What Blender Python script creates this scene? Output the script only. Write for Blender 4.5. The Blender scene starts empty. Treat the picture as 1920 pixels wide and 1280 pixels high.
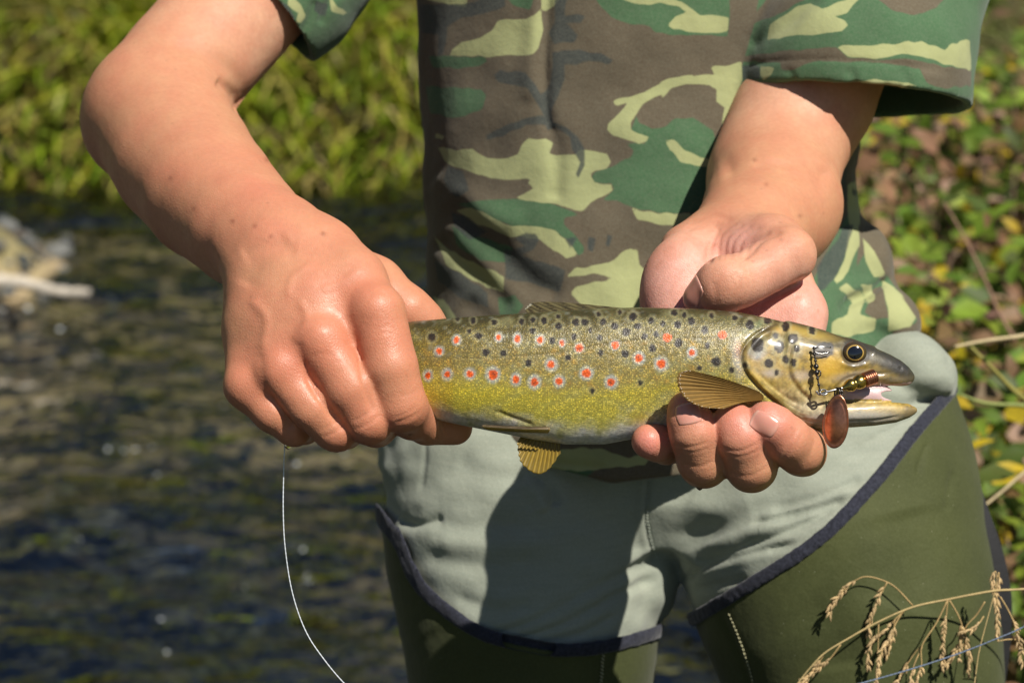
import bpy, math, random
import numpy as np
from mathutils import Vector
from mathutils.bvhtree import BVHTree

# ---------------------------------------------------------------- camera, sky, sun, exposure
SC = bpy.context.scene
COL = SC.collection
PITCH = math.radians(18.0)
DIST = 0.98                       # metres from the lens to the trout
FPX = 4305.0                      # focal length in photo pixels
UNIT = DIST / FPX                 # metres per photo pixel at the trout
TARGET = np.array([0.0, 0.0, 0.93])
FWD = np.array([0.0, math.cos(PITCH), -math.sin(PITCH)])
UPV = np.array([0.0, math.sin(PITCH), math.cos(PITCH)])
RGT = np.array([1.0, 0.0, 0.0])

cam_data = bpy.data.cameras.new('camera')
cam = bpy.data.objects.new('camera', cam_data)
COL.objects.link(cam)
cam.location = Vector(TARGET - FWD * DIST)
cam.rotation_euler = (math.pi / 2 - PITCH, 0, 0)
cam_data.lens = 50.0
cam_data.sensor_width = 22.3
cam_data.clip_start = 0.05
cam_data.clip_end = 500
cam_data.dof.use_dof = True
cam_data.dof.focus_distance = DIST - 0.008
cam_data.dof.aperture_fstop = 7.5
SC.camera = cam

SUN = np.array([0.46, -0.52, 1.0])
SUN = SUN / np.linalg.norm(SUN)
SUN_EL = math.asin(SUN[2])
world_ = bpy.data.worlds.new('World')
SC.world = world_
world_.use_nodes = True
wn = world_.node_tree.nodes
wn.clear()
w_out = wn.new('ShaderNodeOutputWorld')
w_bg = wn.new('ShaderNodeBackground')
w_sky = wn.new('ShaderNodeTexSky')
w_sky.sky_type = 'NISHITA'
w_sky.sun_disc = False
w_sky.sun_elevation = SUN_EL
w_sky.sun_rotation = math.atan2(SUN[0], SUN[1])
w_sky.altitude = 900
w_sky.air_density = 1.0
w_sky.dust_density = 0.4
w_bg.inputs['Strength'].default_value = 0.052
world_.node_tree.links.new(w_sky.outputs[0], w_bg.inputs[0])
world_.node_tree.links.new(w_bg.outputs[0], w_out.inputs[0])

sun_data = bpy.data.lights.new('sun', 'SUN')
sun_data.energy = 5.0
sun_data.angle = math.radians(0.53)
sun_data.color = (1.0, 0.95, 0.87)
sun = bpy.data.objects.new('sun', sun_data)
COL.objects.link(sun)
sun.rotation_euler = Vector(SUN).to_track_quat('Z', 'Y').to_euler()
sun.location = (1, -2, 6)

SC.view_settings.view_transform = 'Standard'
SC.view_settings.look = 'None'
SC.view_settings.exposure = 0.30
SC.view_settings.gamma = 1.0
SC.render.engine = 'CYCLES'
SC.cycles.use_denoising = True
SC.cycles.max_bounces = 8
SC.cycles.transparent_max_bounces = 12
SC.cycles.caustics_reflective = False
SC.cycles.caustics_refractive = False
SC.cycles.sample_clamp_indirect = 6.0

random.seed(7)
RNG = np.random.default_rng(11)

# ---------------------------------------------------------------- frames and small helpers
# A place is written as (px, py, d): where the photograph shows it and how far (in px of 0.2277 mm) it
# stands in front of (+) or behind (-) the trout.  C() turns that into metric camera-aligned space.
def C(px, py, d=0.0):
    s = (FPX - d) / FPX
    return np.array([(px - 960) * s, (py - 640) * s, d], float)

def S(d):
    return (FPX - d) / FPX

def toworld(V):
    V = np.asarray(V, float)
    return TARGET + UNIT * (V[..., 0:1] * RGT - V[..., 1:2] * UPV - V[..., 2:3] * FWD)

def P(px, py, d=0.0):
    return toworld(C(px, py, d))

def tocam(W):
    W = (np.asarray(W, float) - TARGET) / UNIT
    return np.stack([W @ RGT, -(W @ UPV), -(W @ FWD)], -1)

def seen(V):
    s = (FPX - V[:, 2]) / FPX
    return V[:, 0] / s + 960, V[:, 1] / s + 640

def lin(r, g, b):
    f = lambda c: c / 12.92 if c <= 0.04045 else ((c + 0.055) / 1.055) ** 2.4
    return np.array([f(r / 255), f(g / 255), f(b / 255)])

def sm(a, b, x):
    t = np.clip((x - a) / (b - a), 0, 1)
    return t * t * (3 - 2 * t)

def wob(Pn, scale, seed, n=14):
    """smooth pseudo-noise in about -1..1"""
    r = np.random.default_rng(seed)
    out = np.zeros(len(Pn))
    for i in range(n):
        k = r.normal(size=3); k /= np.linalg.norm(k)
        out += np.sin(Pn @ k * (2 * math.pi / scale) * r.uniform(0.6, 1.7) + r.uniform(0, 6.28))
    return out / math.sqrt(n / 2) * 0.6

def catmull(pts, n=8):
    p = [np.array(q, float) for q in pts]
    p = [2 * p[0] - p[1]] + p + [2 * p[-1] - p[-2]]
    out = []
    for i in range(1, len(p) - 2):
        for t in np.linspace(0, 1, n, endpoint=False):
            a, b, c, d = p[i - 1], p[i], p[i + 1], p[i + 2]
            out.append(0.5 * (2 * b + (c - a) * t + (2 * a - 5 * b + 4 * c - d) * t * t + (3 * b - a - 3 * c + d) * t ** 3))
    out.append(p[-2])
    return np.array(out)

def polydist(x, y, pts, closed=False):
    """distance of many points to a polyline in the (x, y) plane, and how far along it"""
    pts = np.asarray(pts, float)
    if closed:
        pts = np.vstack([pts, pts[:1]])
    best = np.full(x.shape, 1e9); along = np.zeros(x.shape)
    n = len(pts) - 1
    for i in range(n):
        a, b = pts[i], pts[i + 1]
        ab = b - a; L = max(ab @ ab, 1e-9)
        t = np.clip(((x - a[0]) * ab[0] + (y - a[1]) * ab[1]) / L, 0, 1)
        dd = np.hypot(x - a[0] - t * ab[0], y - a[1] - t * ab[1])
        m = dd < best
        best = np.where(m, dd, best); along = np.where(m, (i + t) / n, along)
    return best, along

def polysd(x, y, pts):
    pts = np.asarray(pts, float)
    inside = np.zeros(x.shape, bool)
    j = len(pts) - 1
    for i in range(len(pts)):
        xi, yi = pts[i]; xj, yj = pts[j]
        c = ((yi > y) != (yj > y)) & (x < (xj - xi) * (y - yi) / ((yj - yi) if yj != yi else 1e-9) + xi)
        inside ^= c
        j = i
    d, _ = polydist(x, y, pts, True)
    return np.where(inside, -d, d)

# ---------------------------------------------------------------- signed-distance modelling
class Field:
    def __init__(self, lo, hi, h):
        self.lo = np.array(lo, np.float32); self.h = h
        n = np.ceil((np.array(hi) - np.array(lo)) / h).astype(int) + 1
        self.ax = [(self.lo[i] + h * np.arange(n[i])).astype(np.float32) for i in range(3)]
        self.f = np.full(tuple(n), 200.0, np.float32)
    def empty(self):
        g = Field.__new__(Field); g.lo, g.h, g.ax = self.lo, self.h, self.ax
        g.f = np.full(self.f.shape, 200.0, np.float32)
        return g
    def block(self, lo, hi):
        sl = []
        for i in range(3):
            a = int(np.clip(np.floor((lo[i] - self.lo[i]) / self.h), 0, len(self.ax[i])))
            b = int(np.clip(np.ceil((hi[i] - self.lo[i]) / self.h) + 1, 0, len(self.ax[i])))
            sl.append(slice(a, max(a, b)))
        X = self.ax[0][sl[0]][:, None, None]; Y = self.ax[1][sl[1]][None, :, None]; Z = self.ax[2][sl[2]][None, None, :]
        return tuple(sl), X, Y, Z
    def put(self, sl, g, k, op='u'):
        a = self.f[sl]
        if a.size == 0:
            return
        if op == 's':
            a = -a
        if k > 0:
            hh = np.maximum(k - np.abs(a - g), 0) / k
            r = np.minimum(a, g) - hh * hh * (k * 0.25)
        else:
            r = np.minimum(a, g)
        self.f[sl] = -r if op == 's' else r
    def chain(self, pts, k=12, kj=14, flat=None, op='u', raw=False):
        """tapered limb through (px, py, d, r) points"""
        cs = [(np.array(p[:3], float) if raw else C(*p[:3]), p[3] * (1 if raw else S(p[2]))) for p in pts]
        rm = max(c[1] for c in cs) + k + 12
        lo = np.min([c[0] for c in cs], 0) - rm; hi = np.max([c[0] for c in cs], 0) + rm
        sl, X, Y, Z = self.block(lo, hi)
        tot = None
        for (a, ra), (b, rb) in zip(cs[:-1], cs[1:]):
            ab = b - a; L = float(ab @ ab) + 1e-6
            t = np.clip(((X - a[0]) * ab[0] + (Y - a[1]) * ab[1] + (Z - a[2]) * ab[2]) / L, 0, 1)
            dx = X - a[0] - t * ab[0]; dy = Y - a[1] - t * ab[1]; dz = Z - a[2] - t * ab[2]
            if flat is not None:
                nv, fac = flat
                nv = np.array(nv, float); nv /= np.linalg.norm(nv)
                q = (dx * nv[0] + dy * nv[1] + dz * nv[2]) * (fac - 1)
                dx = dx + q * nv[0]; dy = dy + q * nv[1]; dz = dz + q * nv[2]
            g = np.sqrt(dx * dx + dy * dy + dz * dz) - (ra + t * (rb - ra))
            if tot is None:
                tot = g
            else:
                hh = np.maximum(kj - np.abs(tot - g), 0) / kj
                tot = np.minimum(tot, g) - hh * hh * (kj * 0.25)
        self.put(sl, tot, k, op)
    def ell(self, c, r, k=12, rot=0.0, tilt=0.0, op='u'):
        """ellipsoid at (px, py, d), radii px; rot turns it in the picture plane, tilt about the new x axis"""
        s = S(c[2]); c = C(*c); r = np.array(r, float) * s
        rm = max(r) + k + 12
        sl, X, Y, Z = self.block(c - rm, c + rm)
        ca, sa = math.cos(rot), math.sin(rot); ct, st = math.cos(tilt), math.sin(tilt)
        dx, dy, dz = X - c[0], Y - c[1], Z - c[2]
        u = dx * ca + dy * sa; v = -dx * sa + dy * ca
        v2 = v * ct + dz * st; w2 = -v * st + dz * ct
        n = np.sqrt((u / r[0]) ** 2 + (v2 / r[1]) ** 2 + (w2 / r[2]) ** 2)
        m = np.sqrt((u / r[0] ** 2) ** 2 + (v2 / r[1] ** 2) ** 2 + (w2 / r[2] ** 2) ** 2) + 1e-6
        self.put(sl, n * (n - 1) / m, k, op)
    def merge(self, g, k):
        self.put((slice(None),) * 3, g.f, k)
    def mesh(self, smooth=2):
        V, Q = nets(self.f, self.lo, self.h)
        return smooth_mesh(V, Q, smooth), Q

def nets(f, lo, h):
    s = f < 0
    n = np.array(f.shape) - 1
    cnt = np.zeros(tuple(n), np.int8)
    offs = [(i, j, k) for i in (0, 1) for j in (0, 1) for k in (0, 1)]
    for o in offs:
        cnt += s[o[0]:o[0] + n[0], o[1]:o[1] + n[1], o[2]:o[2] + n[2]]
    act = np.argwhere((cnt > 0) & (cnt < 8))
    ids = np.full(tuple(n), -1, np.int64)
    ids[act[:, 0], act[:, 1], act[:, 2]] = np.arange(len(act))
    val = {o: f[act[:, 0] + o[0], act[:, 1] + o[1], act[:, 2] + o[2]] for o in offs}
    acc = np.zeros((len(act), 3)); num = np.zeros(len(act))
    for a in offs:
        for ax in range(3):
            if a[ax] == 0:
                b = list(a); b[ax] = 1; b = tuple(b)
                fa, fb = val[a], val[b]
                m = (fa < 0) != (fb < 0)
                t = np.where(m, fa / np.where(m, fa - fb, 1), 0)
                p = np.tile(np.array(a, float), (len(act), 1)); p[:, ax] = t
                acc += p * m[:, None]; num += m
    V = lo + h * (act + acc / num[:, None])
    quads = []
    for ax in range(3):
        u, v = [(1, 2), (2, 0), (0, 1)][ax]
        sa = [slice(None)] * 3; sb = [slice(None)] * 3
        sa[ax] = slice(0, -1); sb[ax] = slice(1, None)
        A, B = s[tuple(sa)], s[tuple(sb)]
        e = np.argwhere(A != B)
        ok = (e[:, u] > 0) & (e[:, v] > 0) & (e[:, u] < n[u]) & (e[:, v] < n[v])
        e = e[ok]
        q = []
        for du, dv in ((-1, -1), (0, -1), (0, 0), (-1, 0)):
            c = e.copy(); c[:, u] += du; c[:, v] += dv
            q.append(ids[c[:, 0], c[:, 1], c[:, 2]])
        q = np.stack(q, 1)
        ins = A[e[:, 0], e[:, 1], e[:, 2]]
        q[ins] = q[ins][:, ::-1]          # this space is left-handed
        quads.append(q)
    Q = np.vstack(quads)
    return V, Q[(Q >= 0).all(1)]

def smooth_mesh(V, Q, it, amt=0.5):
    if it == 0:
        return V
    E = np.vstack([Q[:, [0, 1]], Q[:, [1, 2]], Q[:, [2, 3]], Q[:, [3, 0]]])
    n = len(V)
    deg = np.bincount(E[:, 0], minlength=n) + np.bincount(E[:, 1], minlength=n)
    deg = np.maximum(deg, 1)
    for _ in range(it):
        A = np.stack([np.bincount(E[:, 0], V[E[:, 1], i], n) + np.bincount(E[:, 1], V[E[:, 0], i], n) for i in range(3)], 1)
        V = V + amt * (A / deg[:, None] - V)
    return V

def normals(V, Q):
    """outward normals in camera space (left-handed, so the cross product is turned round)"""
    n = -np.cross(V[Q[:, 2]] - V[Q[:, 0]], V[Q[:, 3]] - V[Q[:, 1]])
    N = np.stack([sum(np.bincount(Q[:, k], n[:, i], len(V)) for k in range(4)) for i in range(3)], 1)
    return N / (np.linalg.norm(N, axis=1, keepdims=True) + 1e-9)

def crease(V, Q, lines):
    """soft grooves (depth > 0) or ridges (depth < 0) along picture polylines, on the camera side"""
    N = normals(V, Q)
    px, py = seen(V)
    off = np.zeros(len(V))
    for pts, w, dep in lines:
        pts = np.array(catmull([p[:2] for p in pts], 5)) if len(pts) > 2 else np.array(pts, float)[:, :2]
        m = (px > pts[:, 0].min() - 3 * w) & (px < pts[:, 0].max() + 3 * w) & (py > pts[:, 1].min() - 3 * w) & (py < pts[:, 1].max() + 3 * w) & (N[:, 2] > -0.1)
        if not m.any():
            continue
        dd, al = polydist(px[m], py[m], pts)
        fade = sm(0, 0.12, al) * sm(1, 0.88, al) * 0.85 + 0.15
        off[m] -= dep * np.exp(-(dd / w) ** 2) * fade
    return V + N * off[:, None]

# ---------------------------------------------------------------- objects
def tag(o, label, cat, group=None, kind=None):
    if label: o['label'] = label
    if cat: o['category'] = cat
    if group: o['group'] = group
    if kind: o['kind'] = kind
    return o

def root(name, loc, label, cat, group=None):
    o = bpy.data.objects.new(name, None)
    o.empty_display_size = 0.05
    COL.objects.link(o)
    o.location = Vector(loc)
    return tag(o, label, cat, group)

def obj(name, W, Fc, mat, parent=None, attrs=None, smooth=True, origin=None):
    """W: world vertices, Fc: (n,4) or (n,3) array or list of faces; one mesh object"""
    W = np.asarray(W, float)
    if parent is not None:
        base = np.array(parent_loc(parent))
    elif origin is not None:
        base = np.array(origin, float)
    else:
        base = np.array([W[:, 0].mean(), W[:, 1].mean(), W[:, 2].min()])
    me = bpy.data.meshes.new(name)
    L = (W - base).astype(np.float32)
    if isinstance(Fc, np.ndarray):
        k = Fc.shape[1]
        me.vertices.add(len(L)); me.vertices.foreach_set('co', L.ravel())
        me.loops.add(Fc.size); me.loops.foreach_set('vertex_index', Fc.astype(np.int32).ravel())
        me.polygons.add(len(Fc)); me.polygons.foreach_set('loop_start', np.arange(0, Fc.size, k, dtype=np.int32))
        me.update(calc_edges=True)
    else:
        me.from_pydata(L.tolist(), [], [list(map(int, f)) for f in Fc])
    me.validate()
    if smooth:
        me.polygons.foreach_set('use_smooth', np.ones(len(me.polygons), bool))
    for an, av in (attrs or {}).items():
        av = np.asarray(av, np.float32)
        if av.ndim == 1:
            at = me.attributes.new(an, 'FLOAT', 'POINT'); at.data.foreach_set('value', av)
        else:
            at = me.attributes.new(an, 'FLOAT_COLOR', 'POINT')
            if av.shape[1] == 3:
                av = np.hstack([av, np.ones((len(av), 1), np.float32)])
            at.data.foreach_set('color', av.ravel())
    me.update()
    o = bpy.data.objects.new(name, me)
    COL.objects.link(o)
    if mat: me.materials.append(mat)
    if parent is not None:
        o.parent = parent
    else:
        o.location = Vector(base)
    return o

def parent_loc(p):
    v = np.array(p.location)
    while p.parent is not None:
        p = p.parent; v = v + np.array(p.location)
    return v

class MB:
    def __init__(self):
        self.V, self.F, self.A, self.n = [], [], [], 0
    def add(self, V, Fc, col=None):
        V = np.asarray(V, float)
        self.V.append(V); self.F.extend([[i + self.n for i in f] for f in Fc])
        c = np.array(col if col is not None else (1, 1, 1), float)
        self.A.append(np.tile(c, (len(V), 1)) if c.ndim == 1 else c)
        self.n += len(V)
        return self
    def tube(self, pts, r, seg=6, col=None, cap=True):
        pts = np.asarray(pts, float); n = len(pts)
        r = np.full(n, r) if np.isscalar(r) else np.asarray(r, float)
        T = np.gradient(pts, axis=0); T /= np.linalg.norm(T, axis=1, keepdims=True) + 1e-12
        u = np.cross(T[0], [0.3, 0.5, 0.8]); u /= np.linalg.norm(u)
        rings = []
        for i in range(n):
            u = u - T[i] * (u @ T[i]); u /= np.linalg.norm(u) + 1e-12
            v = np.cross(T[i], u)
            a = np.linspace(0, 2 * math.pi, seg, endpoint=False)
            rings.append(pts[i] + r[i] * (np.cos(a)[:, None] * u + np.sin(a)[:, None] * v))
        V = np.vstack(rings); Fc = []
        for i in range(n - 1):
            for j in range(seg):
                k = (j + 1) % seg
                Fc.append([i * seg + j, i * seg + k, (i + 1) * seg + k, (i + 1) * seg + j])
        if cap:
            Fc.append(list(range(seg))[::-1]); Fc.append([(n - 1) * seg + j for j in range(seg)])
        if col is not None and np.ndim(col) == 2:
            col = np.repeat(col, seg, 0)
        return self.add(V, Fc, col)
    def lathe(self, a, b, prof, seg=20, col=None):
        """prof: (t along a->b, radius)"""
        a = np.asarray(a, float); b = np.asarray(b, float)
        return self.tube([a + (b - a) * t for t, _ in prof], [q for _, q in prof], seg, col)
    def build(self, name, mat, parent=None, smooth=True, origin=None):
        V = np.vstack(self.V)
        return obj(name, V, self.F, mat, parent, {'Col': np.vstack(self.A)}, smooth, origin)

# ---------------------------------------------------------------- materials
def mat(name):
    m = bpy.data.materials.new(name); m.use_nodes = True
    nt = m.node_tree
    return m, nt, nt.nodes['Principled BSDF'], nt.nodes['Material Output']

def node(nt, typ, **kw):
    n = nt.nodes.new(typ)
    for k, v in kw.items():
        if k.startswith('i_'):
            key = k[2:].replace('_', ' ')
            n.inputs[key].default_value = v
        else:
            setattr(n, k, v)
    return n

def link(nt, a, b):
    nt.links.new(a, b)

def mixcol(nt, fac, a, b, mode='MIX'):
    n = nt.nodes.new('ShaderNodeMix'); n.data_type = 'RGBA'; n.blend_type = mode
    for key, v in (('Factor', fac), ('A', a), ('B', b)):
        sock = [s for s in n.inputs if s.name == key and (s.type == 'VALUE' if key == 'Factor' else s.type == 'RGBA')][0]
        if hasattr(v, 'is_linked') or isinstance(v, bpy.types.NodeSocket):
            nt.links.new(v, sock)
        elif key == 'Factor':
            sock.default_value = v
        else:
            sock.default_value = (*v[:3], 1)
    return [s for s in n.outputs if s.type == 'RGBA'][0]

def objco(nt):
    return node(nt, 'ShaderNodeTexCoord').outputs['Object']

def noise(nt, co, scale, detail=3, rough=0.55, out='Fac'):
    n = node(nt, 'ShaderNodeTexNoise'); n.inputs['Scale'].default_value = scale
    n.inputs['Detail'].default_value = detail; n.inputs['Roughness'].default_value = rough
    link(nt, co, n.inputs['Vector'])
    return n.outputs[out]

def voro(nt, co, scale, feature='F1', out='Distance', rnd=1.0):
    n = node(nt, 'ShaderNodeTexVoronoi'); n.feature = feature
    n.inputs['Scale'].default_value = scale; n.inputs['Randomness'].default_value = rnd
    link(nt, co, n.inputs['Vector'])
    return n.outputs[out]

def maprange(nt, v, a, b, c, d, smooth=False):
    n = node(nt, 'ShaderNodeMapRange')
    if smooth: n.interpolation_type = 'SMOOTHSTEP'
    for k, x in zip(('From Min', 'From Max', 'To Min', 'To Max'), (a, b, c, d)):
        n.inputs[k].default_value = x
    link(nt, v, n.inputs['Value'])
    return n.outputs['Result']

def bump(nt, height, strength, dist, prev=None):
    n = node(nt, 'ShaderNodeBump'); n.inputs['Strength'].default_value = strength; n.inputs['Distance'].default_value = dist
    link(nt, height, n.inputs['Height'])
    if prev is not None: link(nt, prev, n.inputs['Normal'])
    return n.outputs['Normal']

def attr(nt, name, out='Color'):
    n = node(nt, 'ShaderNodeAttribute'); n.attribute_name = name
    return n.outputs[out]

def simple(name, rgb, rough=0.6, metal=0.0, var=0.25, vscale=60, bscale=0, bdist=0.0005, usecol=False, spec=0.5):
    m, nt, b, o = mat(name)
    co = objco(nt)
    nz = noise(nt, co, vscale, 4)
    base = attr(nt, 'Col') if usecol else None
    lo = tuple(c * (1 - var) for c in rgb); hi = tuple(min(1, c * (1 + var)) for c in rgb)
    c = mixcol(nt, maprange(nt, nz, 0.3, 0.7, 0, 1), lo, hi)
    if usecol: c = mixcol(nt, 1.0, c, base, 'MULTIPLY')
    link(nt, c, b.inputs['Base Color'])
    b.inputs['Roughness'].default_value = rough; b.inputs['Metallic'].default_value = metal
    b.inputs['Specular IOR Level'].default_value = spec
    if bscale:
        link(nt, bump(nt, noise(nt, co, bscale, 4), 0.6, bdist), b.inputs['Normal'])
    return m
# ================================================================ SETTING
def bank_edge(x):
    return 4.22 + 0.10 * np.sin(x * 1.7 + 0.4) + 0.05 * np.sin(x * 4.1)
def right_edge(y):
    return 0.27 + 0.105 * np.clip(y, 0.2, 9) + 0.04 * np.sin(y * 3.0)
def terrain(x, y):
    bed = -0.20 + 0.035 * np.sin(x * 2.1 + y * 1.3) + 0.03 * np.sin(x * 4.7 - y * 3.9 + 1) + 0.02 * np.sin(y * 7.7 + x * 2)
    bar = 0.27 * np.exp(-(((x + 1.22) / 0.34) ** 2 + ((y - 3.25) / 0.20) ** 2))
    pool = -0.22 * sm(-0.75, -0.30, x) * sm(3.2, 2.2, y) * sm(0.7, 0.4, x)
    shoal = 0.11 * sm(2.3, 2.9, y) * sm(0.0, -0.35, x)
    bed = bed + bar + pool + shoal
    t = y - bank_edge(x)
    far = bed + (0.42) * sm(-0.22, 0.20, t) + np.maximum(t - 0.1, 0) * 0.36
    u = x - right_edge(y)
    rgt = 0.40 * sm(-0.12, 0.30, u) + np.maximum(u - 0.2, 0) * 0.30
    lf = np.maximum(-x - 9, 0) * 0.3
    nr = 0.5 * sm(-3.2, -4.2, y) 
    return np.maximum(far, bed + rgt) + lf + nr + 0.02 * np.sin(x * 9) * np.sin(y * 8) * sm(-0.1, 0.2, np.maximum(t, u))

def sheet(xs, ys, zfn):
    X, Y = np.meshgrid(xs, ys, indexing='ij')
    Zz = zfn(X, Y)
    W = np.stack([X, Y, Zz], -1).reshape(-1, 3)
    nx, ny = len(xs), len(ys)
    i, j = np.meshgrid(np.arange(nx - 1), np.arange(ny - 1), indexing='ij')
    a = (i * ny + j).ravel()
    return W, np.stack([a, a + ny, a + ny + 1, a + 1], 1)

def bed_shade_(x, y):  # shadow beside the legs, painted into the bed and spread over the near water
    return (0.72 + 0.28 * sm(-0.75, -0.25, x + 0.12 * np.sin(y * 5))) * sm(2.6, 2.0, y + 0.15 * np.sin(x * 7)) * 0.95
def sand_(x, y):
    return sm(2.25, 2.75, y + 0.15 * np.sin(x * 5 + 1)) * sm(0.1, -0.25, x) * sm(3.95, 3.6, y)
def ground_mat():
    m, nt, b, o = mat('bank_soil')
    co = objco(nt)
    n1 = noise(nt, co, 6, 5); n2 = noise(nt, co, 40, 5, 0.65)
    soil = mixcol(nt, maprange(nt, n2, 0.3, 0.7, 0, 1), (0.055, 0.042, 0.025), (0.24, 0.20, 0.11))
    moss = mixcol(nt, maprange(nt, n2, 0.3, 0.7, 0, 1), (0.09, 0.115, 0.02), (0.24, 0.26, 0.06))
    h = attr(nt, 'high', 'Fac')
    c = mixcol(nt, maprange(nt, n1, 0.35, 0.62, 0, 1), soil, moss)
    bedc = mixcol(nt, maprange(nt, n1, 0.3, 0.7, 0, 1), (0.022, 0.023, 0.021), (0.055, 0.052, 0.042))
    bedc = mixcol(nt, maprange(nt, voro(nt, co, 22), 0.0, 0.5, 0.6, 0), bedc, (0.09, 0.08, 0.055))
    bedc = mixcol(nt, attr(nt, 'bed_shade', 'Fac'), bedc, (0.016, 0.018, 0.014))  # painted shade darkens the bed colour
    sand = mixcol(nt, maprange(nt, n2, 0.3, 0.7, 0, 1), (0.34, 0.245, 0.125), (0.52, 0.40, 0.23))
    bedc = mixcol(nt, attr(nt, 'sand', 'Fac'), bedc, sand)
    c = mixcol(nt, attr(nt, 'wet', 'Fac'), c, (0.030, 0.022, 0.014))  # dark wet soil, with the shadow of the undercut bank painted in
    c = mixcol(nt, h, bedc, c)
    link(nt, c, b.inputs['Base Color']); b.inputs['Roughness'].default_value = 0.95
    link(nt, bump(nt, n2, 0.8, 0.03), b.inputs['Normal'])
    return m
def warp(lo, hi, n, c, k):
    t = np.linspace(-1, 1, n)
    s = np.sign(t) * (k * np.abs(t) + (1 - k) * np.abs(t) ** 3)
    return np.where(s < 0, c + s * (c - lo), c + s * (hi - c))
W, Fq = sheet(warp(-60, 60, 300, 0, 0.09), warp(-40, 80, 300, 2.2, 0.09), terrain)
g_ = obj('ground', W, Fq, ground_mat(), None, {'high': sm(-0.02, 0.14, W[:, 2]), 'wet': sm(0.20, 0.05, W[:, 2]) * (W[:, 1] > 3.7), 'bed_shade': bed_shade_(W[:, 0], W[:, 1]), 'sand': sand_(W[:, 0], W[:, 1])}, origin=(0, 0, 0))  # the far waterline mask covers damp soil and painted undercut shadow alike
tag(g_, 'stream bed rising into mossy earth banks', 'ground', kind='structure')

# ---- water
def stream_mat():
    m, nt, b, o = mat('stream_water')
    co = objco(nt)
    nt.nodes.remove(b)
    mp = node(nt, 'ShaderNodeMapping'); mp.inputs['Scale'].default_value = (1.0, 2.1, 1.0); mp.inputs['Rotation'].default_value = (0, 0, 0.22); link(nt, co, mp.inputs['Vector'])
    nb = bump(nt, noise(nt, mp.outputs[0], 7, 3, 0.5), 0.8, 0.06)
    nb = bump(nt, noise(nt, mp.outputs[0], 20, 2, 0.45), 0.45, 0.016, nb)
    fr = node(nt, 'ShaderNodeFresnel'); fr.inputs['IOR'].default_value = 1.9; link(nt, nb, fr.inputs['Normal'])
    tr = node(nt, 'ShaderNodeBsdfTransparent'); tr.inputs['Color'].default_value = (0.66, 0.69, 0.64, 1)
    gl = node(nt, 'ShaderNodeBsdfGlossy'); gl.inputs['Roughness'].default_value = 0.06; gl.inputs['Color'].default_value = (1, 1, 1, 1); link(nt, nb, gl.inputs['Normal'])
    ms = node(nt, 'ShaderNodeMixShader')
    f2 = maprange(nt, fr.outputs[0], 0.0, 1.0, 0.03, 1.0)
    link(nt, f2, ms.inputs[0]); link(nt, tr.outputs[0], ms.inputs[1]); link(nt, gl.outputs[0], ms.inputs[2])
    link(nt, ms.outputs[0], o.inputs['Surface'])
    return m
def waves(X, Y):
    q = np.stack([X.ravel(), Y.ravel() * 1.8 + X.ravel() * 0.3, np.zeros(X.size)], 1)
    return (wob(q, 0.55, 91, 18) * 0.011 + wob(q, 0.20, 92, 18) * 0.0045 + wob(q, 0.085, 93, 18) * 0.0012).reshape(X.shape)
W, Fq = sheet(np.linspace(-5.5, 3.0, 330), np.linspace(-3.5, 5.2, 330), waves)
w_ = obj('stream', W, Fq, stream_mat(), None, origin=(0, 0, 0))
tag(w_, 'clear shallow stream with broken ripples over a stony bed', 'water', kind='structure')

# ---- stones of the bed: nobody could count them
t_ = (1 + 5 ** 0.5) / 2
ICO_V = np.array([(-1, t_, 0), (1, t_, 0), (-1, -t_, 0), (1, -t_, 0), (0, -1, t_), (0, 1, t_), (0, -1, -t_), (0, 1, -t_), (t_, 0, -1), (t_, 0, 1), (-t_, 0, -1), (-t_, 0, 1)], float)
ICO_V /= np.linalg.norm(ICO_V, axis=1, keepdims=True)
ICO_F = [(0, 11, 5), (0, 5, 1), (0, 1, 7), (0, 7, 10), (0, 10, 11), (1, 5, 9), (5, 11, 4), (11, 10, 2), (10, 7, 6), (7, 1, 8), (3, 9, 4), (3, 4, 2), (3, 2, 6), (3, 6, 8), (3, 8, 9), (4, 9, 5), (2, 4, 11), (6, 2, 10), (8, 6, 7), (9, 8, 1)]
def ico2():
    V = [tuple(v) for v in ICO_V]; F2 = []; mid = {}
    def m_(a, b):
        k = (min(a, b), max(a, b))
        if k not in mid:
            q = np.array(V[a]) + np.array(V[b]); q /= np.linalg.norm(q); mid[k] = len(V); V.append(tuple(q))
        return mid[k]
    for a, b, c in ICO_F:
        x, y, z = m_(a, b), m_(b, c), m_(c, a)
        F2 += [(a, x, z), (b, y, x), (c, z, y), (x, y, z)]
    return np.array(V), np.array(F2)
I2V, I2F = ico2()
def stones(name, centers, radii, mat_, cols, seed):
    r = np.random.default_rng(seed)
    n = len(centers)
    sc = r.uniform(0.6, 1.25, (n, 3)); sc[:, 2] *= 0.6
    ang = r.uniform(0, 6.28, n)
    nz = 1 + 0.16 * r.normal(size=(n, len(I2V)))
    nz = np.clip(nz, 0.75, 1.3)
    V = I2V[None] * nz[..., None] * (sc * radii[:, None])[:, None, :]
    ca, sa = np.cos(ang)[:, None], np.sin(ang)[:, None]
    V = np.stack([V[..., 0] * ca - V[..., 1] * sa, V[..., 0] * sa + V[..., 1] * ca, V[..., 2]], -1) + centers[:, None]
    Fc = (I2F[None] + (np.arange(n) * len(I2V))[:, None, None]).reshape(-1, 3)
    return obj(name, V.reshape(-1, 3), Fc, mat_, None, {'Col': np.repeat(cols, len(I2V), 0)}, origin=(0, 0, 0))
M_STONE = simple('river_stone', (0.9, 0.9, 0.9), 0.7, var=0.35, vscale=45, bscale=120, bdist=0.002, usecol=True)
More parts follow.
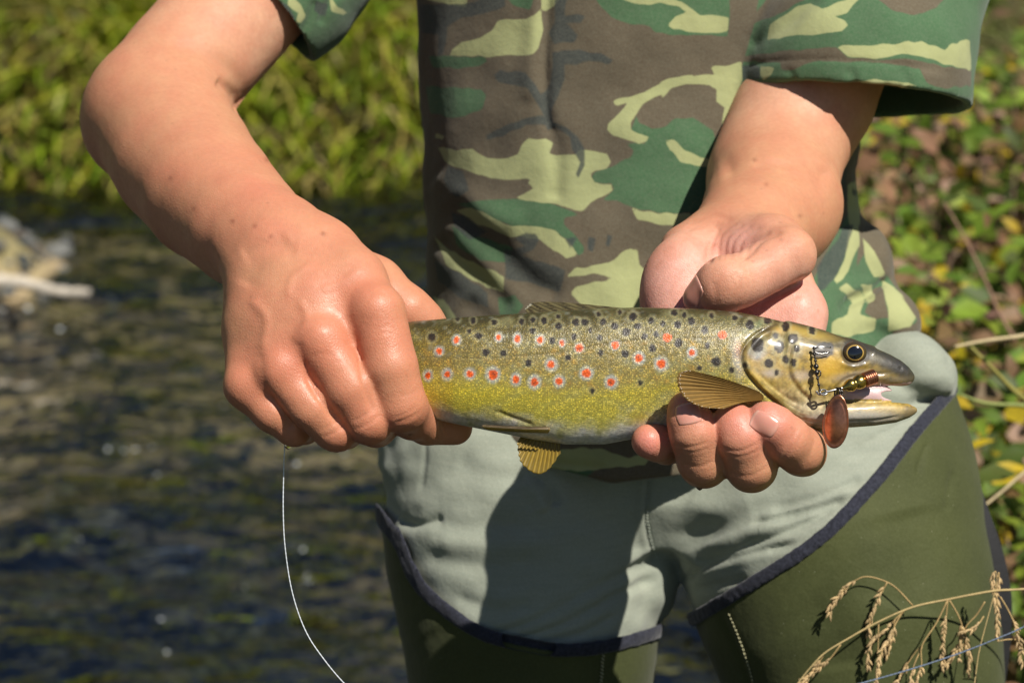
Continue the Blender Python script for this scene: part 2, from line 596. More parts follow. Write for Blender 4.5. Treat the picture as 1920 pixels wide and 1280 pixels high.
n = 5200
cx_ = RNG.uniform(-1.7, 0.6, n); cy_ = RNG.uniform(0.6, 4.25, n)
rad = np.clip(RNG.lognormal(-4.05, 0.48, n), 0.007, 0.06)
pal = np.array([(0.10, 0.10, 0.09), (0.16, 0.15, 0.125), (0.21, 0.21, 0.19), (0.12, 0.09, 0.06), (0.08, 0.09, 0.085), (0.26, 0.26, 0.24), (0.15, 0.15, 0.125)])
keep = RNG.random(n) > 0.96 * sand_(cx_, cy_)
cx_, cy_, rad = cx_[keep], cy_[keep], rad[keep]; n = len(cx_)
scol = pal[RNG.integers(0, 7, n)] * 0.42 * (1 - 0.75 * bed_shade_(cx_, cy_))[:, None]  # stones darkened by the same painted shade as the bed
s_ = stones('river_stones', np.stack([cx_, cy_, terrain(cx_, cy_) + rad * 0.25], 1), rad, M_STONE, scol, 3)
tag(s_, 'grey and brown stones covering the stream bed under water', 'stones', kind='stuff')
n = 420
cx_ = RNG.normal(-1.2, 0.22, n); cy_ = RNG.normal(3.25, 0.13, n)
rad = np.clip(RNG.lognormal(-4.4, 0.4, n), 0.006, 0.03)
s_ = stones('gravel_bar', np.stack([cx_, cy_, terrain(cx_, cy_) + rad * 0.3], 1), rad, M_STONE, pal[RNG.integers(0, 7, n)] * 0.85, 4)
tag(s_, 'wet pebbles piled into a small gravel bar in the stream', 'gravel', kind='stuff')

# ---- leaves and blades
def leaf_mat(name, trans=0.35, rough=0.55):
    m, nt, b, o = mat(name)
    co = objco(nt)
    base = attr(nt, 'Col')
    c = mixcol(nt, maprange(nt, noise(nt, co, 120, 3), 0.35, 0.7, 0, 0.3), base, (0.10, 0.085, 0.02))
    link(nt, c, b.inputs['Base Color']); b.inputs['Roughness'].default_value = rough; b.inputs['Specular IOR Level'].default_value = 0.35
    tl = node(nt, 'ShaderNodeBsdfTranslucent'); link(nt, c, tl.inputs['Color'])
    ms = node(nt, 'ShaderNodeMixShader'); ms.inputs[0].default_value = trans
    link(nt, b.outputs[0], ms.inputs[1]); link(nt, tl.outputs[0], ms.inputs[2]); link(nt, ms.outputs[0], o.inputs['Surface'])
    return m
M_LEAF = leaf_mat('leaf')
M_GRASS = leaf_mat('grass_blade', 0.3)
M_STEM = simple('stem', (0.9, 0.9, 0.9), 0.8, var=0.3, vscale=80, usecol=True)
def unit(a):
    return a / (np.linalg.norm(a, axis=-1, keepdims=True) + 1e-9)
def leaf_arrays(c, d, nrm, L, wid, cols, fold=0.25, droop=0.25):
    """c base, d direction, nrm up normal; 8-vertex folded leaves"""
    d = unit(d); s = unit(np.cross(d, nrm)); n_ = np.cross(s, d)
    L = L[:, None]; w = (wid[:, None])
    t = [0.0, 0.38, 0.72, 1.0]; ww = [0.06, 0.5, 0.36, 0.0]
    rows = []
    for ti, wi in zip(t, ww):
        mid = c + d * L * ti - n_ * L * droop * ti * ti
        if wi == 0: rows.append([mid])
        else: rows.append([mid - s * w * wi + n_ * w * wi * fold, mid, mid + s * w * wi + n_ * w * wi * fold])
    V = np.stack([q for r in rows for q in r], 1)      # 10 verts
    f1 = np.array([(0, 1, 4), (0, 4, 3), (1, 2, 5), (1, 5, 4), (3, 4, 7), (3, 7, 6), (4, 5, 8), (4, 8, 7), (6, 7, 9), (7, 8, 9)])
    n = len(c)
    Fc = (f1[None] + (np.arange(n) * 10)[:, None, None]).reshape(-1, 3)
    return V.reshape(-1, 3), Fc, np.repeat(cols, 10, 0)
def blade_arrays(c, d, L, wid, cols, bend):
    """grass blades: base, lean direction (with up part), length"""
    n = len(c)
    d = unit(d); side = unit(np.cross(d, np.tile([0.0, 0.0, 1.0], (n, 1)) + RNG.normal(size=(n, 3)) * 0.4))
    rows = []
    hz = d.copy(); hz[:, 2] = 0; hz = unit(hz)
    for ti, wi in ((0, 1.0), (0.35, 0.9), (0.7, 0.6), (1.0, 0.12)):
        mid = c + d * (L * ti)[:, None] + (hz * 0.7 - np.array([0, 0, 1.0]) * 0.5) * (L * bend * ti * ti)[:, None]
        rows += [mid - side * (wid * wi)[:, None], mid + side * (wid * wi)[:, None]]
    V = np.stack(rows, 1)
    f1 = np.array([(0, 1, 3, 2), (2, 3, 5, 4), (4, 5, 7, 6)])
    Fc = (f1[None] + (np.arange(n) * 8)[:, None, None]).reshape(-1, 4)
    return V.reshape(-1, 3), Fc, np.repeat(cols, 8, 0)
def pick(pal, wts, n, jit=0.22):
    pal = np.array(pal, float); w = np.array(wts, float); w /= w.sum()
    c = pal[RNG.choice(len(pal), n, p=w)]
    return np.clip(c * RNG.uniform(1 - jit, 1 + jit, (n, 1)) * RNG.uniform(0.92, 1.08, (n, 3)), 0.004, 0.9)

GR_FAR = [(0.30, 0.42, 0.022), (0.45, 0.49, 0.035), (0.20, 0.30, 0.022), (0.56, 0.48, 0.11), (0.42, 0.34, 0.09)]
n = 26000
bx = RNG.uniform(-1.9, 0.9, n); by = bank_edge(bx) - 0.03 + RNG.beta(1.0, 1.7, n) * 2.2
dirs = np.stack([RNG.normal(0, 0.35, n), RNG.normal(-0.35, 0.35, n), np.ones(n)], 1)
tan_ = sm(-0.75, -0.1, bx)
patchy = sm(-0.3, 0.5, np.sin(bx * 5.3 + 1.2) + np.sin(by * 6.1 + bx * 3) * 0.8)[:, None]
cl = pick(GR_FAR, (4, 4, 3, 1.5, 1.2), n) * (1 - patchy) + patchy * pick([(0.40, 0.36, 0.09), (0.30, 0.24, 0.09), (0.22, 0.25, 0.05), (0.46, 0.42, 0.07)], (1, 1, 1, 1), n); cl = np.where((RNG.random(n) < tan_ * 0.45)[:, None], pick([(0.52, 0.43, 0.17), (0.40, 0.33, 0.14)], (1, 1), n), cl)
tuft = 0.6 + 0.4 * np.sin(bx * 9 + 2 * np.sin(by * 7)) * np.sin(by * 11)
Vv, Ff, Cc = blade_arrays(np.stack([bx, by, terrain(bx, by) - 0.01], 1), dirs, RNG.uniform(0.05, 0.17, n) * (0.5 + 0.7 * tuft), RNG.uniform(0.003, 0.0075, n), cl, RNG.uniform(0.1, 0.8, n))
tag(obj('bank_grass', Vv, Ff, M_GRASS, None, {'Col': Cc}, origin=(0, 4.5, 0.3)), 'bright green and straw coloured grass covering the far bank', 'grass', kind='stuff')

n = 5200
bx = RNG.uniform(-1.9, 0.9, n); by = bank_edge(bx) + RNG.uniform(-0.10, 0.16, n)
dirs = np.stack([RNG.normal(0, 0.5, n), RNG.normal(-1.0, 0.35, n), RNG.normal(0.35, 0.3, n)], 1)
cl = pick(GR_FAR + [(0.60, 0.50, 0.20), (0.16, 0.11, 0.05)], (3, 2.5, 3, 1.5, 1.5, 1.6, 1.5), n)
Vv, Ff, Cc = blade_arrays(np.stack([bx, by, terrain(bx, by) + 0.01], 1), dirs, RNG.uniform(0.06, 0.16, n), RNG.uniform(0.003, 0.007, n), cl, RNG.uniform(0.4, 1.0, n))
tag(obj('overhanging_grass', Vv, Ff, M_GRASS, None, {'Col': Cc}, origin=(0, 4.2, 0.1)), 'dry and green grass hanging over the undercut edge of the far bank', 'grass', kind='stuff')

def shrub(name, base, h, spread, nleaf, size, pal, wts, lab, cat='shrub', group=None, nst=9, lean=(0, 0, 0)):
    base = np.array(base, float)
    r_ = root(name, base, lab, cat, group)
    mb = MB(); tips = []
    LV, LF, LC, off = [], [], [], 0
    per = max(4, nleaf // nst)
    for k in range(nst):
        a = RNG.uniform(0, 6.28); rr = spread * math.sqrt(RNG.uniform(0.05, 1))
        top = base + np.array([rr * math.cos(a), rr * math.sin(a), h * RNG.uniform(0.55, 1.0)]) + np.array(lean) * h
        mid = base * 0.45 + top * 0.55 + RNG.normal(0, 0.05 * h, 3) + np.array([0, 0, 0.1 * h])
        st = base + np.array([RNG.normal(0, 0.02), RNG.normal(0, 0.02), -0.02])
        path = catmull([st, mid, top], 5)
        mb.tube(path, np.linspace(0.0035, 0.0012, len(path)), 5, (0.16, 0.10, 0.06))
        tt = RNG.uniform(0.25, 1.02, per)
        c = np.stack([np.interp(tt, np.linspace(0, 1, len(path)), path[:, i]) for i in range(3)], 1)
        d = RNG.normal(size=(per, 3)); d[:, 2] = d[:, 2] * 0.5 + 0.15; d = unit(d)
        c = c + d * RNG.uniform(0.0, 0.07, (per, 1)) * (h / 0.5)
        if name == 'bramble':
            c[:, 0] = np.maximum(c[:, 0], right_edge(c[:, 1]) - 0.07 + 0.10 * RNG.random(per))
        nr_ = unit(np.array([0.1, -0.35, 1.0]) + RNG.normal(0, 0.45, (per, 3)))
        L = size * RNG.uniform(0.55, 1.25, per)
        v_, f_, c_ = leaf_arrays(c, d, nr_, L, L * RNG.uniform(0.45, 0.75, per), pick(pal, wts, per), RNG.uniform(0.0, 0.5), RNG.uniform(0.1, 0.4))
        LV.append(v_); LF.append(f_ + off); LC.append(c_); off += len(v_)
    mb.build('stems', M_STEM, r_)
    obj('foliage', np.vstack(LV), np.vstack(LF), M_LEAF, r_, {'Col': np.vstack(LC)}, smooth=True)
    return r_
G1 = [(0.31, 0.48, 0.020), (0.42, 0.55, 0.03), (0.20, 0.33, 0.025), (0.66, 0.60, 0.03), (0.46, 0.35, 0.12)]
far_spots = [(-1.52, 5.1, 0.55, 0.34, 'dark leafy shrub on the far bank beside the bent elbow'), (-1.05, 4.62, 0.28, 0.22, 'low bright green weed at the far waterline below the elbow'), (-0.82, 4.95, 0.42, 0.26, 'yellow green weed on the far bank behind the upper arm'),
             (-0.52, 4.42, 0.22, 0.17, 'small leafy weed on the far bank just inside the elbow'), (-0.36, 4.78, 0.36, 0.22, 'yellow leafed weed on the far bank below the rolled sleeve'), (-0.24, 4.40, 0.16, 0.14, 'tiny weed hanging over the undercut bank'), (-1.25, 5.5, 0.6, 0.4, 'tall green weed high on the far bank'), (-0.62, 5.45, 0.5, 0.36, 'pale green weed high on the far bank behind the sleeve'),
             (-0.68, 4.55, 0.24, 0.2, 'broad leafed weed in the angle between forearm and upper arm'), (-1.30, 4.75, 0.34, 0.26, 'bushy olive weed left of the elbow above the waterline'), (-0.14, 4.62, 0.26, 0.2, 'yellow green weed on the far bank against the shirt edge'), (-0.48, 5.0, 0.34, 0.26, 'leafy weed on the far bank under the sleeve hem'), (-1.0, 5.15, 0.4, 0.3, 'bright weed above the elbow on the far bank')]
for i, (x, y, h, sp, lab) in enumerate(far_spots):
    shrub('bank_shrub' if h > 0.4 else 'bank_weed', (x, y, terrain(np.array(x), np.array(y))), h, sp, int(700 * h / 0.4), 0.05 if i else 0.05, G1 if i else [(0.03, 0.055, 0.012), (0.06, 0.10, 0.02), (0.12, 0.18, 0.02)], (4, 3.5, 2, 1.5, 0.8) if i else (3, 2, 1), lab, 'shrub' if h > 0.4 else 'weed', 'weeds and shrubs on the far bank')

AUT = [(0.13, 0.225, 0.022), (0.24, 0.33, 0.035), (0.075, 0.115, 0.02), (0.55, 0.40, 0.02), (0.31, 0.175, 0.095), (0.19, 0.115, 0.05), (0.44, 0.27, 0.19)]
AW = (3.5, 3.0, 2.6, 0.9, 1.8, 1.8, 0.5)
names = ['mixed green and brown bramble by the bank edge', 'yellowing bramble with pale stems', 'dark bramble with scattered pink brown leaves', 'bright green leafy bramble', 'thin bramble with many dry leaves', 'dense low bramble with reddish leaves']
where = ['beside the wader buckle', 'behind the hip of the sweatpants', 'behind the baggy shirt side', 'below the wide shirt sleeve', 'behind the wide sleeve hem', 'high behind the wide sleeve', 'at the stream edge', 'near the long straw stalk', 'under the drooping seed heads', 'far along the near bank', 'behind the forearm', 'at the top of the near bank', 'next to the tall rust coloured stem', 'in the thick of the near bank', 'low among the grass blades', 'upstream at the bend']
k = 0
for (px_, py_, dist) in [(1880, 930, 1.75), (1850, 640, 1.95), (1760, 480, 2.2), (1890, 360, 2.3), (1730, 260, 2.7), (1870, 120, 2.7), (1800, 800, 1.9), (1910, 560, 1.8), (1910, 1150, 1.6), (1790, 60, 3.3), (1660, 330, 3.2), (1900, 20, 3.4), (1840, 400, 2.9), (1700, 420, 2.5), (1890, 760, 2.2), (1680, 190, 4.0)]:
    X_ = (px_ - 960) / FPX * dist; pt = TARGET - FWD * DIST + (FWD + RGT * (px_ - 960) / FPX - UPV * (py_ - 640) / FPX) * dist
    gz = float(terrain(np.array(pt[0]), np.array(pt[1])))
    h = max(0.22, pt[2] - gz + 0.10)
    shrub('bramble', (pt[0] + 0.03, pt[1] + 0.03, gz), h, 0.17 + 0.05 * dist, int(480 + 420 * h), 0.020 + 0.005 * dist, AUT, RNG.permutation(AW) * 0.5 + np.array(AW), names[k % 6] + ' ' + where[k], 'bramble', 'brambles on the near bank', 11)
    k += 1
# undergrowth litter and blades on the near bank
n = 9000
uu = RNG.beta(1.0, 1.5, n) * 1.6; by = RNG.uniform(0.35, 5.0, n); bx = right_edge(by) - 0.06 + uu
dirs = np.stack([RNG.normal(-0.25, 0.6, n), RNG.normal(-0.2, 0.5, n), RNG.uniform(0.35, 1.2, n)], 1)
Vv, Ff, Cc = blade_arrays(np.stack([bx, by, terrain(bx, by) - 0.01], 1), dirs, RNG.uniform(0.07, 0.34, n), RNG.uniform(0.0012, 0.0036, n), pick([(0.11, 0.17, 0.02), (0.17, 0.22, 0.035), (0.30, 0.24, 0.11), (0.20, 0.14, 0.08), (0.06, 0.08, 0.02)], (3, 2.2, 2.2, 2, 2), n), RNG.uniform(0.1, 0.8, n))
tag(obj('undergrowth', Vv, Ff, M_GRASS, None, {'Col': Cc}, origin=(1, 2, 0.3)), 'tangled green and dry grass under the brambles of the near bank', 'grass', kind='stuff')

# ---- driftwood on the gravel bar
M_WOOD = simple('bleached_wood', (0.50, 0.44, 0.35), 0.7, var=0.25, vscale=60, bscale=150, bdist=0.001)
def on_water(px_, py_, z):
    d0 = FWD + RGT * (px_ - 960) / FPX - UPV * (py_ - 640) / FPX
    o_ = TARGET - FWD * DIST
    return o_ + d0 * ((z - o_[2]) / d0[2])
mb = MB()
a_, b_ = on_water(-60, 528, 0.05), on_water(168, 549, 0.03)
pth = catmull([a_, a_ * 0.6 + b_ * 0.4 + (0, 0, 0.008), a_ * 0.25 + b_ * 0.75 - (0, 0, 0.003), b_], 6)
mb.tube(pth, np.linspace(0.013, 0.008, len(pth)) * (1 + 0.15 * np.sin(np.arange(len(pth)) * 2.1)), 9)
tag(mb.build('driftwood_stick', M_WOOD), 'pale bleached stick lying on the gravel bar', 'driftwood')

# ---- glossy balls added on the water to make sun glints
def glint_mat():
    m, nt, b, o = mat('glint_ball')
    b.inputs['Base Color'].default_value = (0.55, 0.58, 0.58, 1); b.inputs['Roughness'].default_value = 0.05
    b.inputs['Coat Weight'].default_value = 1.0; b.inputs['Coat Roughness'].default_value = 0.02
    return m
M_GLINT = glint_mat()
glint_pts = [(202, 842, 5), (232, 845, 3), (253, 842, 4), (285, 838, 3), (556, 870, 6), (568, 1030, 4), (302, 1160, 4), (312, 1222, 3), (112, 617, 6), (295, 890, 3), (52, 578, 8), (645, 850, 4), (420, 760, 2), (680, 330, 5), (740, 335, 5), (95, 930, 2), (460, 1100, 2), (150, 1010, 2)]
cs_, rs_ = [], []
for x, y, r in glint_pts:
    q = on_water(x, y, 0.006); cs_.append(q); rs_.append(r * 0.00075)
s_ = stones('glint_balls', np.array(cs_), np.array(rs_), M_GLINT, np.ones((len(cs_), 3)), 9)
tag(s_, 'scattered tiny glossy balls added to make sun glints on the stream', 'glint_balls', kind='stuff')
# ================================================================ PERSON
PERSON_BASE = np.array([0.06, 0.36, -0.12])
person = root('person', PERSON_BASE, 'person in camouflage t-shirt, grey sweatpants and green thigh waders holding a trout in both hands', 'person')

# ---- skin
def skin_mat():
    m, nt, b, o = mat('skin')
    co = objco(nt)
    base = attr(nt, 'Col')
    n1 = noise(nt, co, 70, 4)
    n2 = noise(nt, co, 420, 3)
    c = mixcol(nt, maprange(nt, n1, 0.35, 0.65, 0.0, 0.42), base, (0.50, 0.175, 0.105))
    c = mixcol(nt, maprange(nt, n2, 0.3, 0.75, 0.0, 0.26), c, (0.34, 0.145, 0.075))
    fr = voro(nt, co, 95, 'F1')
    c = mixcol(nt, maprange(nt, fr, 0.05, 0.11, 0.22, 0.0, True), c, (0.20, 0.075, 0.035))
    link(nt, c, b.inputs['Base Color'])
    wet = attr(nt, 'wet', 'Fac')
    r = node(nt, 'ShaderNodeMath', operation='MULTIPLY_ADD')
    link(nt, wet, r.inputs[0]); r.inputs[1].default_value = -0.12; r.inputs[2].default_value = 0.54
    r2 = node(nt, 'ShaderNodeMath', operation='MULTIPLY_ADD')
    link(nt, n2, r2.inputs[0]); r2.inputs[1].default_value = 0.22; link(nt, r.outputs[0], r2.inputs[2])
    rs = node(nt, 'ShaderNodeMath', operation='SUBTRACT'); link(nt, r2.outputs[0], rs.inputs[0]); rs.inputs[1].default_value = 0.10
    link(nt, rs.outputs[0], b.inputs['Roughness'])
    b.inputs['Subsurface Weight'].default_value = 0.22
    b.inputs['Subsurface Radius'].default_value = (1.0, 0.32, 0.16)
    b.inputs['Subsurface Scale'].default_value = 0.0045
    b.inputs['Specular IOR Level'].default_value = 0.36
    cw = node(nt, 'ShaderNodeMath', operation='MULTIPLY'); link(nt, wet, cw.inputs[0]); cw.inputs[1].default_value = 0.10
    link(nt, cw.outputs[0], b.inputs['Coat Weight'])
    b.inputs['Coat Roughness'].default_value = 0.30
    mp = node(nt, 'ShaderNodeMapping'); mp.inputs['Scale'].default_value = (1.0, 1.0, 0.55); link(nt, co, mp.inputs['Vector'])
    pores = voro(nt, mp.outputs[0], 1150, 'DISTANCE_TO_EDGE')
    nb = bump(nt, pores, 0.8, 0.00022)
    nb = bump(nt, noise(nt, co, 520, 4, 0.65), 0.4, 0.00035, nb)
    link(nt, nb, b.inputs['Normal'])
    return m
M_SKIN = skin_mat()

SK = np.array([0.545, 0.265, 0.145]); SK_RED = np.array([0.57, 0.195, 0.115]); SK_PALM = np.array([0.76, 0.40, 0.315]); SK_PALE = np.array([0.67, 0.40, 0.27])

def blend(colr, col, w):
    return colr * (1 - w[:, None]) + np.asarray(col) * w[:, None]

def gauss(V, p, r):
    q = C(*p)
    return np.exp(-((V - q) ** 2).sum(1) / (r * r))

def ease(V, Q, wfn, it):
    px, py = seen(V)
    w = wfn(px, py)[:, None]
    for _ in range(it // 4):
        V = V + (smooth_mesh(V, Q, 4) - V) * w
    return V
body_V, body_Q, body_C, body_W = [], [], [], []
def body_add(V, Q, colr, wet):
    off = sum(len(v) for v in body_V)
    body_V.append(V); body_Q.append(Q + off); body_C.append(colr); body_W.append(wet)

# ---- arm with the fist round the tail wrist
f = Field((-940, -900, -1080), (-40, 240, 170), 4.2)
# forearm and upper arm
f.chain([(300, 222, -640, 135), (342, 300, -500, 133), (392, 362, -360, 126), (460, 427, -210, 112), (528, 478, -85, 98)], k=26, kj=8)
f.chain([(292, 205, -660, 130), (345, 130, -740, 120), (415, 48, -830, 120), (520, -70, -940, 122), (640, -230, -1040, 128)], k=36, kj=8)
f.ell((248, 240, -690), (84, 86, 90), k=50)
# wrist and back of the hand
f.chain([(520, 470, -95, 100), (556, 512, -45, 112), (580, 570, 5, 122), (590, 625, 30, 112)], k=40, kj=40, flat=((0.05, -0.30, 1), 1.75))
f.chain([(520, 735, 15, 44), (600, 715, 28, 50), (690, 680, 28, 50)], k=30, flat=((0, 0, 1), 1.3))
for pts in (
    [(610, 480, -55, 58), (660, 525, 10, 58), (704, 588, 62, 54)],
    [(565, 490, -40, 58), (585, 570, 32, 54), (602, 640, 74, 50)],
    [(525, 505, -40, 55), (525, 600, 20, 50), (524, 694, 66, 45)],
    [(485, 520, -60, 50), (470, 620, -10, 47), (463, 724, 40, 42)]):
    f.chain(pts, k=46, kj=24)
f.ell((462, 625, -65), (42, 105, 55), k=34, rot=0.06)
# knuckle heads
for c, r in (((707, 578, 84), (38, 40, 33)), ((600, 636, 96), (36, 37, 32)), ((524, 692, 86), (33, 34, 30)), ((463, 724, 56), (31, 32, 29))):
    f.ell(c, r, k=20)
# extensor tendons
f.chain([(596, 510, 2, 10), (655, 545, 62, 9), (700, 575, 100, 9)], k=22)
f.chain([(560, 520, 10, 9), (585, 585, 74, 8), (600, 628, 108, 8)], k=22)
f.chain([(520, 530, 6, 9), (524, 620, 62, 8), (524, 680, 96, 8)], k=20)
# fingers, each its own chain
fing = f.empty()
fing.chain([(708, 588, 72, 52.6), (731, 688, 84, 52.6), (750, 758, 74, 49.6), (756, 764, 62, 46.6), (772, 782, 0, 41.6), (800, 796, -52, 37.6), (852, 800, -78, 34.6)], k=4, kj=7)
fing.chain([(603, 642, 80, 48.6), (656, 728, 90, 50.1), (690, 786, 80, 43.1), (694, 792, 68, 41.6), (706, 800, -10, 38.6), (735, 770, -80, 34.6)], k=4, kj=7)
fing.chain([(525, 696, 68, 44.6), (585, 765, 79, 44.1), (626, 804, 66, 39.6), (632, 808, 55, 37.6), (648, 806, -20, 34.6), (672, 775, -80, 31.6)], k=4, kj=7)
fing.chain([(463, 724, 42, 41.6), (512, 772, 50, 39.1), (546, 799, 38, 34.1), (552, 803, 28, 33.6), (570, 802, -35, 30.6), (600, 775, -85, 28.6)], k=4, kj=7)
f.chain([(668, 640, 30, 30), (682, 690, 38, 30), (705, 760, 30, 28)], k=10)
f.merge(fing, 13)
del fing
# thumb behind the fish
f.chain([(620, 500, -110, 62), (700, 540, -95, 56), (762, 583, -78, 44), (792, 606, -88, 38), (835, 655, -120, 33)], k=24, kj=24)
V, Q = f.mesh(3)
V = ease(V, Q, lambda px, py: sm(455, 380, py + 0.25 * (px - 400)), 40)
V = crease(V, Q, [
    ([(674, 665), (680, 710), (700, 775)], 5, 3), ([(566, 672), (590, 735), (650, 812)], 5, 4), ([(495, 722), (530, 775), (580, 822)], 5, 3),
    ([(740, 792), (765, 784), (790, 770)], 3.2, 1.5), ([(733, 785), (758, 776), (785, 762)], 3, 1.0),
    ([(662, 806), (690, 795), (716, 776)], 3.2, 1.4), ([(605, 820), (628, 810), (650, 795)], 3, 1.2),
    ([(405, 150), (437, 172), (452, 212)], 9, 9), ([(310, 85), (380, 100), (440, 140), (455, 195)], 16, 7),
    ([(452, 480), (500, 460), (560, 470)], 16, 3.5), ([(455, 540), (490, 480), (540, 440)], 20, 4),
    ([(690, 560), (705, 545), (725, 553)], 4, 0.8), ([(700, 618), (725, 612), (748, 622)], 3, 0.8), ([(702, 628), (727, 622), (750, 632)], 3, 0.7), ([(586, 668), (606, 662), (628, 668)], 3, 0.7), ([(600, 545), (640, 530), (680, 500)], 7, -1.6), ([(540, 560), (548, 520), (590, 490)], 7, -1.6), ([(735, 795), (762, 790), (788, 778)], 2.6, 0.8), ([(748, 742), (768, 738), (788, 730)], 3, 0.5), ([(660, 790), (684, 778), (706, 762)], 2.8, 0.8), ([(600, 806), (622, 796), (642, 782)], 2.8, 0.7), ([(525, 808), (545, 800), (562, 786)], 2.8, 0.7), ([(470, 560), (500, 600), (490, 660)], 9, -2.5), ([(560, 560), (575, 600), (545, 640)], 8, -2.0),
    ([(648, 590), (656, 620), (662, 650)], 10, 2), ([(558, 640), (563, 665), (570, 690)], 9, 2), ([(487, 660), (490, 695), (497, 730)], 9, 2)
    ])
N = normals(V, Q)
V = V + N * (wob(V, 170, 5) * 0.5 + wob(V, 50, 6) * 0.15)[:, None]
colr = np.tile(SK, (len(V), 1))
px, py = seen(V)
colr = blend(colr, SK_PALE, np.clip(gauss(V, (480, 70, -830), 230), 0, 1) * 0.75)
colr = blend(colr, SK_RED, np.clip(0.35 + 0.2 * wob(V, 150, 3), 0, 1) * sm(200, 330, py))
for p, r, w in (((707, 600, 100), 70, 0.5), ((600, 650, 110), 62, 0.5), ((523, 705, 100), 58, 0.42), ((455, 735, 60), 55, 0.4), ((755, 785, 100), 50, 0.4), ((690, 812, 90), 46, 0.35), ((625, 820, 70), 42, 0.35), ((550, 815, 50), 40, 0.3), ((262, 200, -620), 120, 0.3)):
    colr = blend(colr, SK_RED * np.array([1.0, 0.85, 0.85]), gauss(V, p, r) * w)
colr = blend(colr, SK_PALE, np.clip(gauss(V, (420, 525, -180), 60), 0, 1) * 0.6)
for p in ((319, 334), (363, 392), (436, 415), (508, 443), (606, 438), (500, 300), (478, 424)):
    dd = np.hypot(px - p[0], py - p[1]); colr = blend(colr, (0.16, 0.05, 0.025), np.exp(-(dd / 4.5) ** 2) * 0.7)
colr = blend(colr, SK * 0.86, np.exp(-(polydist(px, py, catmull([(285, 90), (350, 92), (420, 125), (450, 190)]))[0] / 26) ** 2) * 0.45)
wet = sm(480, 600, py + 0.35 * (px - 600)) * (0.75 + 0.25 * wob(V, 60, 8)) + 0.05
body_add(V, Q, colr, np.clip(wet, 0, 1))
fist_V, fist_Q = V, Q

# ---- arm with the open hand under the trout
f = Field((200, -900, -1150), (960, 330, 175), 4.2)
f.chain([(1640, -260, -1080, 130), (1570, 20, -900, 130), (1512, 180, -780, 130), (1462, 290, -700, 119), (1447, 335, -640, 120)], k=30, kj=8)
f.chain([(1455, 325, -650, 116), (1448, 365, -560, 123), (1436, 405, -470, 121), (1408, 440, -370, 108), (1385, 462, -300, 95)], k=30, kj=8)
f.ell((1478, 395, -540), (88, 84, 100), k=60)
# palm: metacarpals
for pts in (
    [(1330, 470, -300, 66), (1282, 580, -190, 64), (1262, 715, -105, 46)],
    [(1365, 470, -300, 66), (1345, 590, -190, 56), (1325, 730, -112, 46)],
    [(1405, 470, -300, 66), (1415, 590, -185, 56), (1405, 735, -115, 47)],
    [(1440, 470, -290, 64), (1490, 590, -170, 56), (1488, 715, -108, 50)]):
    f.chain(pts, k=40, kj=30)
f.ell((1277, 535, -195), (76, 96, 66), k=30, rot=0.18)
f.ell((1300, 462, -255), (60, 45, 60), k=30)
# thenar mound, then the thumb laid across the palm
f.ell((1410, 480, -205), (66, 62, 74), k=30, rot=0.4)
f.chain([(1400, 455, -250, 58), (1450, 462, -170, 56), (1476, 480, -112, 52)], k=20, kj=30)
th = f.empty()
th.chain([(1470, 478, -112, 50), (1440, 498, -92, 46), (1402, 521, -72, 43), (1368, 531, -62, 46), (1340, 545, -66, 41), (1310, 562, -76, 30)], k=4, kj=26)
th.ell((1358, 526, -40), (42, 44, 34), k=22, rot=-0.4)
th.ell((1482, 476, -106), (46, 46, 46), k=24)
f.merge(th, 10)
del th
# fingers, under the belly and up the near side
fing = f.empty()
fing.chain([(1488, 715, -108, 49.6), (1500, 815, -60, 47.6), (1503, 846, 10, 46.6), (1498, 843, 48, 45.6), (1474, 823, 82, 44.6), (1450, 800, 96, 41.6), (1437, 789, 98, 37.6)], k=4, kj=7)
fing.chain([(1405, 735, -115, 48.6), (1408, 845, -55, 48.6), (1409, 874, 20, 48.6), (1404, 868, 55, 48.6), (1388, 822, 88, 46.6), (1379, 802, 84, 43.6), (1374, 794, 78, 39.6)], k=4, kj=7)
fing.chain([(1325, 730, -112, 46.6), (1318, 840, -55, 46.6), (1320, 868, 15, 46.6), (1316, 862, 48, 46.6), (1301, 812, 80, 46.1), (1293, 788, 80, 42.6), (1288, 770, 72, 37.6)], k=4, kj=7)
fing.chain([(1262, 715, -105, 43.6), (1262, 815, -60, 38.6), (1250, 834, -5, 35.6), (1233, 830, 30, 34.6), (1216, 827, 46, 32.6)], k=4, kj=7)
f.merge(fing, 9)
del fing
V, Q = f.mesh(3)
V = ease(V, Q, lambda px, py: sm(415, 370, py), 40)
